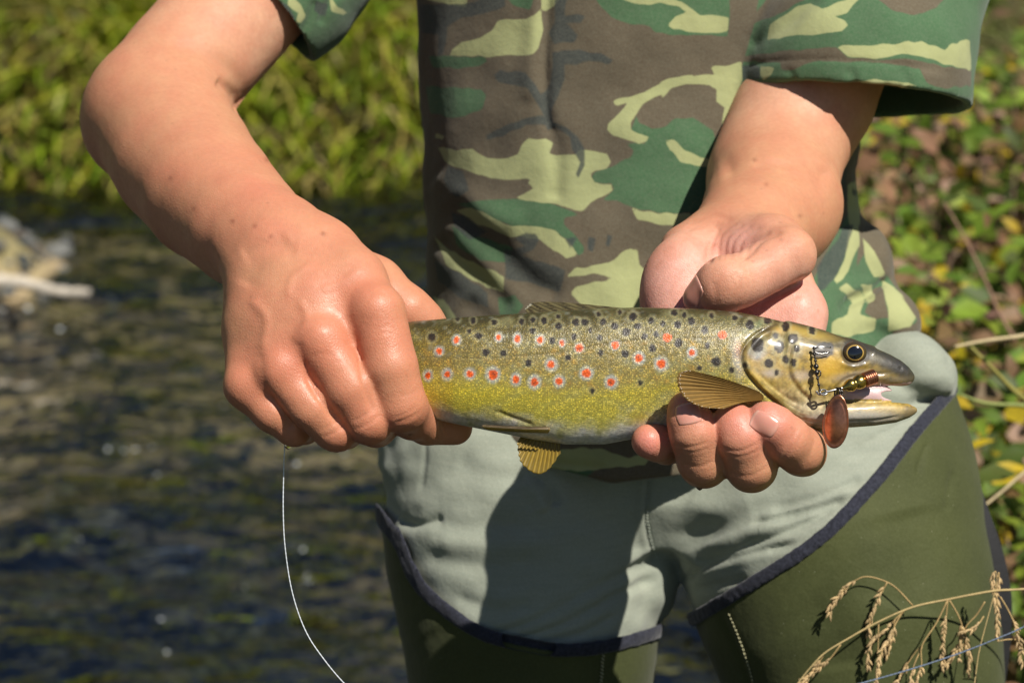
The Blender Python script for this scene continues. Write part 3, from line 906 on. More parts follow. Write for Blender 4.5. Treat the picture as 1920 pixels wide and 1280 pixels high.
V = crease(V, Q, [
    ([(1334, 450), (1328, 472), (1329, 494)], 6, 4), ([(1350, 425), (1336, 455), (1330, 490)], 5, 3),
    ([(1384, 416), (1352, 440), (1346, 492)], 3.2, 1.8), ([(1398, 418), (1364, 446), (1358, 490)], 3.2, 1.8), ([(1412, 420), (1376, 450), (1370, 488)], 3.2, 1.8), ([(1430, 424), (1394, 448), (1384, 484)], 3.4, 2.0), ([(1447, 430), (1408, 455), (1396, 484)], 4, 2.6),
    ([(1470, 432), (1430, 448), (1406, 474), (1390, 486)], 6, 5),
    ([(1378, 510), (1388, 535), (1382, 570)], 3, 1.0), ([(1369, 516), (1378, 538), (1374, 565)], 2.6, 0.8), ([(1396, 502), (1408, 525), (1404, 560)], 3, 0.7), ([(1338, 528), (1342, 550), (1340, 572)], 6, 1.2),
    ([(1420, 572), (1470, 548), (1515, 520)], 6, 4), ([(1445, 572), (1475, 560), (1500, 555)], 4, 2), ([(1325, 600), (1312, 560), (1306, 520)], 6, 1.5),
    ([(1262, 834), (1295, 838), (1330, 828)], 3.4, 1.6), ([(1275, 868), (1310, 874), (1345, 862)], 3, 1.0), ([(1266, 842), (1298, 848), (1334, 838)], 3, 0.9),
    ([(1345, 838), (1385, 846), (1425, 830)], 3.4, 1.6), ([(1352, 850), (1390, 856), (1428, 842)], 3, 0.9), ([(1362, 885), (1405, 892), (1445, 872)], 3.2, 1.0),
    ([(1465, 868), (1478, 838), (1496, 800)], 3.2, 1.5), ([(1477, 872), (1490, 842), (1506, 808)], 3, 0.9), ([(1508, 880), (1520, 850), (1528, 822)], 3, 0.9),
    ([(1345, 318), (1450, 312), (1565, 345)], 22, 9), ([(1400, 300), (1500, 305), (1560, 330)], 8, 4),
    ([(1290, 420), (1330, 405), (1375, 412)], 6, 2), ([(1283, 432), (1320, 420), (1350, 424)], 5, 2)])
N = normals(V, Q)
V = V + N * (wob(V, 170, 15) * 0.5 + wob(V, 50, 16) * 0.15)[:, None]
colr = np.tile(SK, (len(V), 1))
px, py = seen(V)
palm = np.clip(gauss(V, (1265, 540, -140), 120) + gauss(V, (1500, 580, -120), 90) + gauss(V, (1400, 650, -60), 150) + gauss(V, (1385, 455, -140), 62) * 0.8, 0, 1)
colr = blend(colr, SK_PALM, palm * 0.95)
colr = blend(colr, SK_PALE, np.clip(gauss(V, (1470, 200, -680), 160), 0, 1) * 0.7)
for p, r, w in (((1218, 826, 70), 44, 0.95), ((1440, 790, 130), 62, 0.8), ((1370, 775, 120), 52, 0.6), ((1290, 765, 110), 50, 0.5)):
    colr = blend(colr, (0.68, 0.235, 0.185), gauss(V, p, r) * w)
colr = blend(colr, (0.60, 0.30, 0.17), np.clip(gauss(V, (1370, 525, -10), 75), 0, 1) * 0.5)
for p in ((1415, 300), (1437, 346), (1500, 405)):
    dd = np.hypot(px - p[0], py - p[1]); colr = blend(colr, (0.16, 0.05, 0.025), np.exp(-(dd / 4.0) ** 2) * 0.55)
wet = sm(470, 560, py) * (0.7 + 0.3 * wob(V, 60, 9)) + 0.05
body_add(V, Q, colr, np.clip(wet, 0, 1))
palm_V, palm_Q = V, Q

# ---- trunk, neck and head (above the picture), coarse
f = Field((-700, -3000, -1900), (1250, 1100, -300), 24)
f.chain([(1240, 640, -1130, 260), (1215, 300, -1080, 270), (1215, -150, -980, 300), (1215, -420, -930, 280)], k=60, kj=80, flat=((0, 0.3, 1), 1.45))
f.chain([(770, -430, -980, 150), (1215, -480, -930, 150), (1690, -430, -1000, 150)], k=120, kj=80)
f.chain([(640, -230, -1040, 125), (770, -430, -980, 150)], k=80)
f.chain([(1640, -260, -1080, 125), (1690, -430, -1000, 150)], k=80)
f.chain([(1215, -520, -930, 120), (1210, -760, -880, 112), (1210, -850, -850, 110)], k=70)
f.ell((1210, -990, -800), (170, 245, 205), k=60)
f.ell((1210, -830, -730), (105, 95, 120), k=70)
f.ell((1210, -950, -610), (24, 50, 40), k=30)
for sx in (-1, 1):
    f.ell((1210 + sx * 170, -970, -830), (22, 55, 40), k=20)
    f.ell((1210 + sx * 66, -1010, -625), (34, 20, 26), k=20, op='s')
V, Q = f.mesh(2)
body_add(V, Q, np.tile(SK, (len(V), 1)), np.full(len(V), 0.05))

V = np.vstack(body_V); Q = np.vstack(body_Q)
body = obj('body', toworld(V), Q, M_SKIN, person, {'Col': np.vstack(body_C), 'wet': np.concatenate(body_W)})
del f

# ---- fingernails laid on the fingertips
def nail_mat():
    m, nt, b, o = mat('fingernail')
    c = mixcol(nt, attr(nt, 'lunula', 'Fac'), (0.60, 0.27, 0.20), (0.68, 0.42, 0.33))
    link(nt, c, b.inputs['Base Color'])
    b.inputs['Roughness'].default_value = 0.26; b.inputs['Subsurface Weight'].default_value = 0.15
    b.inputs['Subsurface Scale'].default_value = 0.002
    b.inputs['Coat Weight'].default_value = 0.15; b.inputs['Coat Roughness'].default_value = 0.12
    return m
M_NAIL = nail_mat()
def tris(Q):
    return np.vstack([Q[:, [0, 1, 2]], Q[:, [0, 2, 3]]])
def nail(bv, p, along, across_len, length, towards):
    """p: nail centre (px, py, d); along: direction to the free edge (camera space); towards: outward direction"""
    c = C(*p)
    a = np.array(along, float); a /= np.linalg.norm(a)
    o = np.array(towards, float); o -= a * (o @ a); o /= np.linalg.norm(o)
    s = np.cross(a, o)
    nu, nv = 15, 17
    U_, V_ = np.meshgrid(np.linspace(-1, 1, nu), np.linspace(-1, 1, nv), indexing='ij')
    # rounded-rectangle outline
    xx = U_ * np.sqrt(1 - 0.42 * V_ ** 2 * (V_ > 0) - 0.25 * V_ ** 2 * (V_ < 0)); yy = V_ * np.sqrt(1 - 0.22 * U_ ** 2)
    pts = c + (xx * across_len)[..., None] * s + (yy * length)[..., None] * a
    out = []
    for q in pts.reshape(-1, 3):
        hit = bv.ray_cast(Vector(q + o * 80), Vector(-o), 160)
        out.append(np.array(hit[0]) if hit[0] is not None else q)
    out = np.array(out).reshape(nu, nv, 3)
    for _ in range(3):                      # ease the plate
        out[1:-1] = out[1:-1] * 0.5 + 0.25 * (out[:-2] + out[2:])
        out[:, 1:-1] = out[:, 1:-1] * 0.5 + 0.25 * (out[:, :-2] + out[:, 2:])
    e = np.clip(1 - np.maximum(np.abs(U_) ** 6, np.where(V_ < 0, np.abs(V_) ** 8, 0)), 0, 1)
    top = out + o * (0.4 + 1.6 * e)[..., None] + a * 0.0
    bot = out - o * 2.5
    Vv = np.vstack([top.reshape(-1, 3), bot.reshape(-1, 3)])
    Fc = []
    n = nu * nv
    idx = lambda i, j: i * nv + j
    for i in range(nu - 1):
        for j in range(nv - 1):
            Fc.append([idx(i, j), idx(i + 1, j), idx(i + 1, j + 1), idx(i, j + 1)])
    ring = [idx(i, 0) for i in range(nu)] + [idx(nu - 1, j) for j in range(1, nv)] + [idx(i, nv - 1) for i in range(nu - 2, -1, -1)] + [idx(0, j) for j in range(nv - 2, 0, -1)]
    for k in range(len(ring)):
        i, j = ring[k], ring[(k + 1) % len(ring)]
        Fc.append([i, i + n, j + n, j])
    lun = np.clip(sm(0.8, 0.97, V_) * 0.9 + sm(-0.55, -0.9, V_ + 0.25 * U_ ** 2) * 0.3, 0, 1).ravel()
    obj('fingernail', toworld(Vv), Fc, M_NAIL, person, {'lunula': np.concatenate([lun, lun])})
bv = BVHTree.FromPolygons([tuple(v) for v in palm_V], [tuple(map(int, t)) for t in tris(palm_Q)])
nail(bv, (1306, 555, -62), (-0.78, 0.50, -0.25), 27, 25, (-0.45, -0.60, 0.80))
nail(bv, (1431, 793, 110), (-0.80, -0.45, 0.0), 20, 25, (-0.10, -0.05, 1.0))
nail(bv, (1290, 776, 105), (-0.20, -1.0, -0.1), 24, 20, (0.0, -0.1, 1.0))
# ================================================================ CLOTHES
def loft(F_, rows, p=2.1, k=30, op='u'):
    """rows: (py, centre px, half width px, centre d, half depth) as seen"""
    R_ = []
    for py, cx, hw, dc, hd in rows:
        c = C(cx, py, dc); R_.append((c[1], c[0], hw * S(dc), dc, hd))
    R_ = np.array(R_)
    Y = F_.ax[1]
    it = lambda i: np.interp(Y, R_[:, 0], R_[:, i]).astype(np.float32)[None, :, None]
    cx, hw, dc, hd = it(1), it(2), it(3), it(4)
    X = F_.ax[0][:, None, None]; Z = F_.ax[2][None, None, :]
    n = (np.abs((X - cx) / hw) ** p + np.abs((Z - dc) / hd) ** p) ** (1 / p)
    g = (n - 1) * np.minimum(hw, hd) * 0.95
    yl = np.maximum(R_[0, 0] - Y, Y - R_[-1, 0])[None, :, None]
    g = np.maximum(g, yl)
    F_.put((slice(None),) * 3, g.astype(np.float32), k, op)

def seen_grid(F_):
    Z = F_.ax[2][None, None, :]; s = (FPX - Z) / FPX
    return F_.ax[0][:, None, None] / s + 960, F_.ax[1][None, :, None] / s + 640, s

def fabric(name, rgb_fn, weave=1500, wdist=0.00025, rough=0.9, sheen=0.15):
    m, nt, b, o = mat(name)
    co = objco(nt)
    link(nt, rgb_fn(nt, co), b.inputs['Base Color'])
    b.inputs['Roughness'].default_value = rough
    b.inputs['Specular IOR Level'].default_value = 0.2
    b.inputs['Sheen Weight'].default_value = sheen
    nb = bump(nt, noise(nt, co, weave, 3), 0.5, wdist)
    nb = bump(nt, noise(nt, co, 160, 3), 0.35, 0.0012, nb)
    link(nt, nb, b.inputs['Normal'])
    return m

# ---- camouflage t-shirt
HEM = np.array([(700, 690), (790, 735), (890, 812), (1000, 872), (1150, 903), (1270, 893), (1450, 810), (1600, 700), (1700, 645), (1760, 630)], float)
f = Field((-560, -1750, -1600), (1190, 330, -530), 6.0)
loft(f, [(-760, 1215, 150, -900, 140), (-640, 1215, 330, -905, 175), (-520, 1215, 520, -930, 220), (-350, 1210, 560, -960, 290), (-150, 1205, 470, -985, 325), (0, 1200, 418, -1005, 340),
         (200, 1195, 410, -1045, 345), (400, 1208, 407, -1085, 372), (520, 1232, 434, -1105, 398), (600, 1255, 460, -1115, 420), (700, 1258, 462, -1120, 432), (800, 1230, 456, -1125, 440), (960, 1200, 440, -1130, 446)])
f.ell((1650, 600, -960), (78, 62, 110), k=34)
f.ell((1630, 490, -1010), (40, 70, 90), k=34)
# sleeves
sl = f.empty()
sl.chain([(1680, -430, -1000, 225), (1650, -100, -900, 208), (1604, 130, -800, 209), (1594, 215, -790, 209)], k=10, kj=60)
sl.chain([(1640, -260, -1080, 120), (1640, -100, -900, 190), (1604, 130, -800, 198), (1588, 260, -785, 200)], k=4, kj=40, op='s')
sl.chain([(770, -430, -980, 215), (650, -200, -1020, 165), (530, -36, -935, 141), (430, 60, -850, 138)], k=10, kj=60)
sl.chain([(640, -230, -1040, 118), (530, -36, -935, 131), (400, 90, -830, 130)], k=4, kj=40, op='s')
gx, gy, gs = seen_grid(f)
Z = f.ax[2][None, None, :]
cutR = (gy - (158 + (gx - 1392) * 0.085 - (Z + 720) * 0.12)) * gs
cutL = -((gx - 503) * 0.755 - gy * 0.655 - (Z + 850) * 0.10) * gs
sl.f = np.where(gx > 1150, np.maximum(sl.f, cutR), np.maximum(sl.f, cutL)).astype(np.float32)
f.merge(sl, 26)
del sl
hem = np.interp(gx, HEM[:, 0], HEM[:, 1])
f.f = np.where(gx < 1195 + 800, np.maximum(f.f, (gy - hem) * gs * 0.85), f.f).astype(np.float32)
V, Q = f.mesh(2)
del gx, gy, gs, hem, cutR, cutL
V = crease(V, Q, [
    ([(1028, -60), (1022, 60), (1020, 160), (1030, 260)], 12, 13), ([(1012, -60), (1000, 80), (1000, 200)], 22, -8), ([(1036, 230), (1044, 300), (1040, 380)], 16, 7),
    ([(840, 370), (900, 440), (980, 520), (1060, 560)], 26, 16), ([(820, 440), (880, 510), (960, 590)], 20, 14), ([(815, 330), (880, 380), (990, 430)], 28, -10),
    ([(860, 560), (940, 620), (1050, 700)], 24, 12), ([(1590, 566), (1630, 545), (1668, 520)], 8, 20), ([(1575, 585), (1600, 570), (1640, 548)], 14, 8), ([(1612, 300), (1628, 400), (1650, 480)], 16, 7),
    ([(1568, 330), (1580, 430), (1575, 540)], 18, 10), ([(1600, 640), (1640, 620), (1680, 640)], 14, 6),
    ([(900, 845), (980, 880), (1090, 905)], 9, 4), ([(950, 830), (1020, 865), (1150, 880)], 10, 7),
    ([(1400, 90), (1460, 50), (1540, -10)], 16, 7), ([(1480, 150), (1620, 150), (1790, 160)], 3, 0.5),
    ([(1395, 124), (1450, 116), (1560, 112), (1680, 120), (1800, 140)], 5, 3), ([(1590, 130), (1600, 145), (1606, 160)], 9, 4), ([(1690, 128), (1700, 145), (1704, 170)], 9, 4), ([(1480, 128), (1486, 145), (1490, 158)], 8, 3),
    ([(1750, -20), (1740, 60), (1755, 140)], 26, 8), ([(592, 0), (580, 40), (560, 70)], 8, 6), ([(640, -20), (615, 10), (600, 50)], 8, 7)])
N = normals(V, Q)
V = V + N * (wob(V, 300, 31) * 5 + wob(V, 130, 32) * 2.0)[:, None]
px, py = seen(V)

Z5 = lambda pts: [(760 + x / 2.1333, y / 2.1333) for x, y in pts]
Z6 = lambda pts: [(1240 + x / 2.0, y / 2.0) for x, y in pts]
Z4 = lambda pts: [(100 + x / 2.286, y / 2.286) for x, y in pts]
LIGHT = [Z5(p) for p in (
    [(175, 222), (185, 195), (225, 170), (300, 150), (345, 120), (365, 85), (420, 80), (480, 75), (525, 55), (545, 35), (548, 120), (530, 190), (505, 215), (430, 222), (340, 228), (260, 222)],
    [(545, -60), (640, -60), (620, 0), (600, 25), (560, 50), (545, 35)],
    [(130, 590), (200, 600), (270, 595), (290, 612), (330, 632), (400, 632), (450, 620), (462, 590), (490, 562), (560, 555), (590, 570), (575, 610), (610, 622), (680, 620), (695, 600), (760, 605), (805, 615), (820, 645), (805, 675), (760, 685), (740, 700), (760, 730), (820, 740), (825, 765), (780, 790), (740, 810), (710, 845), (660, 830), (600, 815), (520, 805), (440, 795), (480, 775), (515, 750), (490, 735), (505, 718), (430, 722), (340, 710), (260, 690), (190, 665), (150, 640)],
    [(1152, 295), (1080, 310), (1010, 340), (960, 370), (890, 390), (840, 395), (830, 410), (850, 422), (895, 410), (860, 450), (815, 490), (808, 520), (830, 545), (880, 555), (930, 572), (965, 560), (970, 545), (930, 535), (905, 520), (905, 490), (930, 455), (960, 410), (1020, 380), (1070, 345), (1152, 335)],
    [(1040, 560), (1070, 555), (1110, 590), (1160, 625), (1230, 640), (1215, 670), (1152, 660), (1100, 640), (1060, 605)],
    [(910, 830), (960, 845), (1060, 855), (1140, 852), (1140, 915), (1080, 905), (1000, 895), (930, 875)],
    [(205, 840), (260, 830), (330, 860), (400, 900), (470, 905), (540, 905), (600, 925), (650, 965), (690, 1020), (640, 1030), (590, 1000), (540, 960), (490, 950), (420, 950), (330, 910), (260, 880)],
    [(640, 1110), (680, 1075), (750, 1065), (820, 1050), (870, 1010), (900, 990), (935, 1000), (942, 1060), (960, 1085), (990, 1150), (985, 1260), (760, 1260), (690, 1205), (660, 1170), (680, 1145), (740, 1130), (830, 1118), (800, 1100), (720, 1098)],
    [(60, -30), (250, -30), (240, 30), (200, 25), (150, 12), (85, 0)],
    [(850, -20), (870, 0), (930, 20), (1020, 15), (1090, 25), (1130, 50), (1080, 70), (1050, 95), (1080, 115), (1152, 128), (1210, 135), (1290, 130), (1290, 70), (1180, 60), (1152, 40), (1100, 5), (1000, -20)],
    [(110, 940), (180, 1000), (250, 1040), (340, 1080), (395, 1110), (395, 1165), (330, 1150), (250, 1110), (170, 1060)],
    [(110, 1190), (150, 1200), (200, 1260), (240, 1350), (140, 1300)],
    [(120, 530), (160, 545), (150, 560), (120, 550)],
    [(520, 1850), (600, 1800), (760, 1790), (900, 1830), (1000, 1800), (960, 1860), (760, 1880), (620, 1880)])]
LIGHT += [Z6(p) for p in (
    [(185, 250), (300, 235), (305, 300), (265, 400), (245, 500), (225, 470), (240, 400), (205, 380), (205, 335), (180, 318), (100, 315), (40, 335), (0, 370), (0, 305), (60, 290), (130, 280), (205, 285)],
    [(400, 150), (410, 95), (440, 70), (520, 25), (560, 15), (600, 35), (640, 20), (690, 5), (740, -20), (740, 0), (700, 45), (650, 60), (690, 75), (705, 95), (680, 118), (600, 128), (500, 132), (430, 145)],
    [(660, 175), (720, 170), (860, 165), (930, 155), (990, 160), (1060, 185), (1120, 155), (1160, 150), (1160, 265), (1060, 240), (980, 212), (900, 205), (800, 222), (700, 212)],
    [(370, 245), (425, 255), (410, 285), (385, 305), (370, 280)],
    [(735, 305), (800, 298), (900, 306), (960, 322), (900, 330), (800, 320)],
    [(700, 690), (735, 675), (745, 790), (742, 920), (700, 1020), (660, 1065), (650, 1050), (690, 960), (705, 850), (695, 740)],
    [(640, 1205), (700, 1180), (715, 1130), (665, 1080), (690, 1060), (760, 1110), (745, 1180), (805, 1195), (800, 1240), (700, 1262), (640, 1255)],
    [(825, 1050), (870, 1075), (910, 1120), (955, 1190), (935, 1225), (850, 1245), (848, 1160)],
    [(755, 890), (800, 940), (845, 1030), (800, 1040), (770, 985)],
    [(745, 1070), (790, 1065), (800, 1130), (770, 1140)])]
LIGHT += [Z4(p) for p in ([(1010, -30), (1060, 30), (1085, 75), (1065, 105), (1040, 95), (1050, 60), (1000, 20)], [(1180, -10), (1220, 30), (1260, 55), (1240, 65), (1190, 50)])]
GREEN = [Z5(p) for p in (
    [(95, 225), (180, 225), (320, 228), (330, 240), (300, 262), (230, 275), (110, 272)],
    [(80, 345), (200, 348), (300, 358), (325, 385), (310, 430), (270, 455), (210, 472), (100, 455)],
    [(905, 520), (930, 460), (935, 490), (980, 515), (1040, 505), (1080, 475), (1152, 470), (1230, 520), (1260, 640), (1260, 850), (1152, 845), (1050, 855), (910, 830), (850, 805), (790, 800), (830, 760), (820, 735), (760, 730), (745, 712), (760, 690), (830, 665), (900, 635), (910, 600), (880, 570), (960, 570)],
    [(200, 815), (300, 800), (440, 795), (560, 808), (700, 850), (640, 875), (640, 900), (680, 945), (715, 985), (715, 1010), (690, 1020), (650, 960), (590, 920), (500, 905), (440, 905), (380, 890), (310, 850)],
    [(740, -60), (765, 0), (790, 35), (830, 70), (900, 100), (980, 108), (1000, 130), (1100, 140), (1180, 140), (1290, 150), (1300, -60)],
    [(390, -40), (520, -40), (500, 40), (430, 20)],
    [(180, 900), (300, 950), (430, 990), (420, 1050), (300, 1040), (200, 980)],
    [(370, 1190), (440, 1180), (470, 1220), (430, 1290), (380, 1260)],
    [(300, 1730), (520, 1840), (760, 1880), (700, 1930), (420, 1900)])]
GREEN += [Z6([(560, 1060), (700, 800), (740, 700), (760, 900), (860, 1050), (960, 1200), (900, 1300), (600, 1300)]), Z6([(330, -900), (1500, -900), (1300, 480), (280, 420), (300, 260), (330, 160), (365, 0)])]
GREEN += [[(430, -200), (760, -200), (720, 160), (480, 160)]]
BROWN = [Z6(p) for p in (
    [(330, 90), (430, 60), (540, 0), (560, -40), (420, -40), (370, 30), (345, 60)],
    [(800, -40), (815, 0), (880, 45), (950, 58), (1010, 40), (1060, 0), (1080, -40)],
    [(300, 215), (460, 190), (660, 178), (700, 215), (800, 222), (950, 225), (1060, 250), (1160, 262), (1160, 322), (1060, 332), (1000, 315), (970, 260), (860, 240), (700, 232), (600, 230), (540, 240), (500, 262), (455, 262), (450, 230), (300, 235)],
    [(690, 540), (725, 520), (745, 690), (700, 690)], [(745, 800), (765, 780), (850, 1010), (830, 1060), (770, 940), (735, 1000)], [(800, 1080), (830, 1070), (850, 1190), (800, 1200), (760, 1170)], [(870, 1240), (950, 1215), (940, 1270), (860, 1280)])]
DARK = [Z5(p) for p in (
    [(600, -60), (660, -60), (650, 0), (640, 60), (720, 60), (700, 95), (640, 90), (690, 140), (680, 170), (590, 175), (570, 130), (600, 90)],
    [(590, 205), (700, 200), (790, 215), (830, 240), (810, 260), (740, 240), (690, 260), (640, 255), (640, 320), (610, 390), (585, 450), (590, 490), (640, 510), (690, 550), (715, 600), (715, 660), (690, 710), (675, 700), (695, 650), (670, 600), (660, 550), (600, 510), (570, 520), (560, 500), (480, 500), (400, 540), (330, 560), (325, 540), (400, 500), (470, 475), (555, 465), (520, 400), (490, 350), (440, 340), (370, 330), (350, 300), (380, 285), (480, 290), (510, 330), (545, 380), (580, 330), (590, 260)],
    [(60, 20), (250, 15), (300, 0), (320, -40), (400, -40), (400, 30), (330, 50), (230, 70), (170, 110), (150, 220), (130, 225), (130, 140), (60, 130)],
    [(400, 1000), (480, 990), (430, 960), (480, 930), (520, 935), (535, 960), (510, 1000), (460, 1020), (640, 1080), (620, 1170), (500, 1130), (400, 1120)],
    [(170, 660), (230, 690), (250, 760), (200, 790), (150, 720)], [(180, 850), (260, 870), (330, 930), (260, 960), (190, 900)], [(110, 1040), (200, 1080), (330, 1170), (330, 1230), (220, 1190), (130, 1120)],
    [(640, 960), (690, 950), (660, 1000)], [(730, 950), (760, 950), (750, 1010), (730, 1000)], [(810, 940), (830, 945), (815, 990), (800, 985)])]
DARK += [Z6(p) for p in ([(300, 250), (365, 245), (372, 300), (305, 300)], [(640, 600), (690, 520), (700, 640), (690, 760), (640, 800)], [(680, 850), (720, 840), (700, 930), (650, 1050), (590, 1100), (580, 1000), (660, 900)], [(716, 705), (735, 715), (728, 735), (712, 725)])]
DARK += [Z4([(960, 0), (1000, 20), (1035, 70), (1030, 105), (990, 60)]), Z4([(1120, 0), (1180, 20), (1160, 70), (1120, 50)])]

def cover(polys, px, py):
    out = np.full(len(px), 12.0)
    for p in polys:
        p = np.array(p)
        m = (px > p[:, 0].min() - 12) & (px < p[:, 0].max() + 12) & (py > p[:, 1].min() - 12) & (py < p[:, 1].max() + 12)
        if m.any():
            out[m] = np.minimum(out[m], np.clip(polysd(px[m], py[m], p), -12, 12))
    return out
# the print carries on over the back and the shoulders in the same blotchy way
qx = px + wob(V, 60, 40) * 1.8; qy = py + wob(V, 55, 41) * 1.8
front = (V[:, 2] > -1120)
a_light, a_green, a_dark = cover(LIGHT, qx, qy), cover(GREEN, qx, qy), cover(DARK, qx, qy)
brown = cover(BROWN, qx, qy)
a_green = np.maximum(a_green, -brown)
offp = (~front) | (py < -60)
nz = [wob(V * np.array([0.6, 1.2, 0.8]), 330, s) for s in (51, 52, 53)]
a_green = np.where(offp, np.clip((0.0 - nz[0]) * 30, -12, 12), a_green)
a_light = np.where(offp, np.clip((0.62 - nz[1]) * 30, -12, 12), a_light)
a_dark = np.where(offp, np.clip((0.75 - nz[2]) * 30, -12, 12), a_dark)
def camo(nt, co):
    def th(n, w=1.6):
        v = attr(nt, n, 'Fac')
        nn = node(nt, 'ShaderNodeMath', operation='MULTIPLY_ADD'); link(nt, noise(nt, co, 700, 2), nn.inputs[0]); nn.inputs[1].default_value = 1.6; nn.inputs[2].default_value = -0.8
        ad = node(nt, 'ShaderNodeMath', operation='ADD'); link(nt, v, ad.inputs[0]); link(nt, nn.outputs[0], ad.inputs[1])
        return maprange(nt, ad.outputs[0], -w, w, 1, 0, True)
    c = mixcol(nt, th('green'), (0.108, 0.084, 0.053), (0.056, 0.128, 0.056))
    c = mixcol(nt, th('light'), c, (0.37, 0.39, 0.175))
    dk = node(nt, 'ShaderNodeMath', operation='MULTIPLY'); link(nt, th('dark', 2.5), dk.inputs[0]); dk.inputs[1].default_value = 0.86
    c = mixcol(nt, dk.outputs[0], c, (0.036, 0.047, 0.047))
    # worn, washed cotton: pale flecks
    c = mixcol(nt, maprange(nt, noise(nt, co, 900, 4, 0.7), 0.35, 0.75, 0.0, 0.20), c, (0.30, 0.30, 0.22))
    c = mixcol(nt, maprange(nt, noise(nt, co, 45, 3), 0.35, 0.7, 0.0, 0.18), c, (0.05, 0.05, 0.035))
    return c
M_CAMO = fabric('camouflage_cotton', camo)
shirt = obj('t_shirt', toworld(V), Q, M_CAMO, person, {'light': a_light, 'green': a_green, 'dark': a_dark})
shirt['label'] = 'faded woodland camouflage t-shirt with short sleeves'

# seams and hems of the shirt, laid on the cloth
def lay(bvt, pts, lift=1.0, n=10):
    out = []
    for q in catmull([p[:2] for p in pts], n):
        d0 = np.array([(q[0] - 960) / FPX, (q[1] - 640) / FPX, -1.0]); o_ = np.array([0, 0, FPX])
        dn = d0 / np.linalg.norm(d0)
        hit = bvt.ray_cast(Vector(o_), Vector(dn), 9000)
        if hit[0] is not None:
            out.append(np.array(hit[0]) - dn * lift)
    return np.array(out)
bv_shirt = BVHTree.FromPolygons([tuple(v) for v in V], [tuple(map(int, t)) for t in tris(Q)])

# ---- grey sweatpants
CUT_A = np.array([(640, 880), (735, 1000), (752, 1030), (774, 1076), (812, 1124), (900, 1186), (1000, 1212), (1060, 1219), (1130, 1213), (1215, 1192), (1290, 1160)], float)
CUT_A = catmull(CUT_A, 8)
CUT_B = np.array([(1250, 1190), (1342, 1135), (1425, 1085), (1540, 1008), (1640, 905), (1720, 805), (1775, 742), (1850, 650)], float)
CUT_B = catmull(CUT_B, 8)
LEG_A = [(955, 780, -1090, 228), (975, 930, -1040, 236), (985, 1060, -1000, 226), (994, 1180, -980, 208), (998, 1300, -990, 190), (1005, 1480, -1010, 172)]
LEG_B = [(1525, 780, -1100, 246), (1535, 900, -1010, 262), (1555, 1030, -930, 260), (1598, 1160, -890, 240), (1630, 1300, -890, 222), (1660, 1480, -900, 195)]
f = Field((-330, -60, -1520), (1130, 1050, -560), 6.0)
f.chain(LEG_A, k=40, kj=80)
f.chain(LEG_B, k=60, kj=80)
loft(f, [(590, 1240, 400, -1130, 300), (700, 1262, 485, -1140, 340), (790, 1255, 525, -1130, 350), (870, 1250, 520, -1110, 345), (930, 1250, 420, -1090, 320), (1010, 1250, 180, -1070, 240)], k=70)
f.ell((1700, 690, -930), (96, 72, 130), k=26, rot=0.5)
f.ell((1222, 1080, -1010), (46, 85, 110), k=36)
gx, gy, gs = seen_grid(f)
for cut in (CUT_A, CUT_B):
    m = (gx < 1275) if cut is CUT_A else (gx >= 1275)
    f.f = f.f + np.where(m, 48 * sm(10, 60, gy - np.interp(gx, cut[:, 0], cut[:, 1])), 0).astype(np.float32)
f.f = np.maximum(f.f, (gy - 1330) * gs).astype(np.float32)
V, Q = f.mesh(2)
V = crease(V, Q, [
    ([(1216, 880), (1212, 980), (1228, 1045)], 4, 5), ([(1205, 880), (1202, 980), (1218, 1045)], 8, -3),
    ([(800, 800), (795, 860), (785, 920)], 5, 3),
    ([(745, 975), (780, 985), (830, 970)], 10, 12), ([(760, 955), (850, 985), (1000, 980)], 20, 7), ([(790, 1040), (900, 1062), (1010, 1050)], 18, 7), ([(820, 1010), (920, 1022), (1040, 1010)], 18, -6), ([(850, 1120), (930, 1140), (1000, 1130)], 14, 6),
    ([(900, 1195), (1000, 1160), (1120, 1100), (1225, 1050)], 9, 12), ([(930, 1205), (1040, 1175), (1150, 1120), (1235, 1080)], 8, 10), ([(1000, 1205), (1080, 1190), (1160, 1150)], 8, 8), ([(920, 1180), (1040, 1140), (1160, 1080)], 10, -7),
    ([(1000, 885), (1030, 915), (1045, 950)], 12, 12), ([(980, 900), (1010, 935), (1020, 960)], 14, -8), ([(850, 860), (930, 890), (990, 900)], 22, 6),
    ([(1275, 1085), (1330, 1060), (1400, 1040), (1500, 1015)], 8, 14), ([(1290, 1060), (1380, 1030), (1500, 985), (1570, 950)], 8, 12), ([(1400, 985), (1500, 960), (1590, 935)], 8, 11), ([(1440, 955), (1540, 930), (1620, 895)], 10, 9),
    ([(1300, 1105), (1350, 1095), (1400, 1085)], 8, 9), ([(1280, 1040), (1370, 1010), (1480, 975)], 10, -7), ([(1420, 970), (1520, 943), (1600, 915)], 9, -6), ([(1300, 1075), (1380, 1050), (1450, 1030)], 8, -6),
    ([(1250, 1010), (1350, 985), (1450, 940), (1560, 880), (1660, 820)], 20, 9), ([(1640, 745), (1700, 755), (1765, 748)], 9, 16), ([(1650, 720), (1720, 715), (1790, 705)], 20, -6), ([(1725, 640), (1765, 655), (1782, 690)], 4, 3), ([(1620, 830), (1680, 800), (1740, 770)], 8, 6),
    ([(1290, 930), (1340, 960), (1420, 950)], 26, -6)])
N = normals(V, Q)
V = V + N * (wob(V, 260, 61) * 4 + wob(V * np.array([0.5, 1.6, 1]), 110, 62) * 2.2)[:, None]
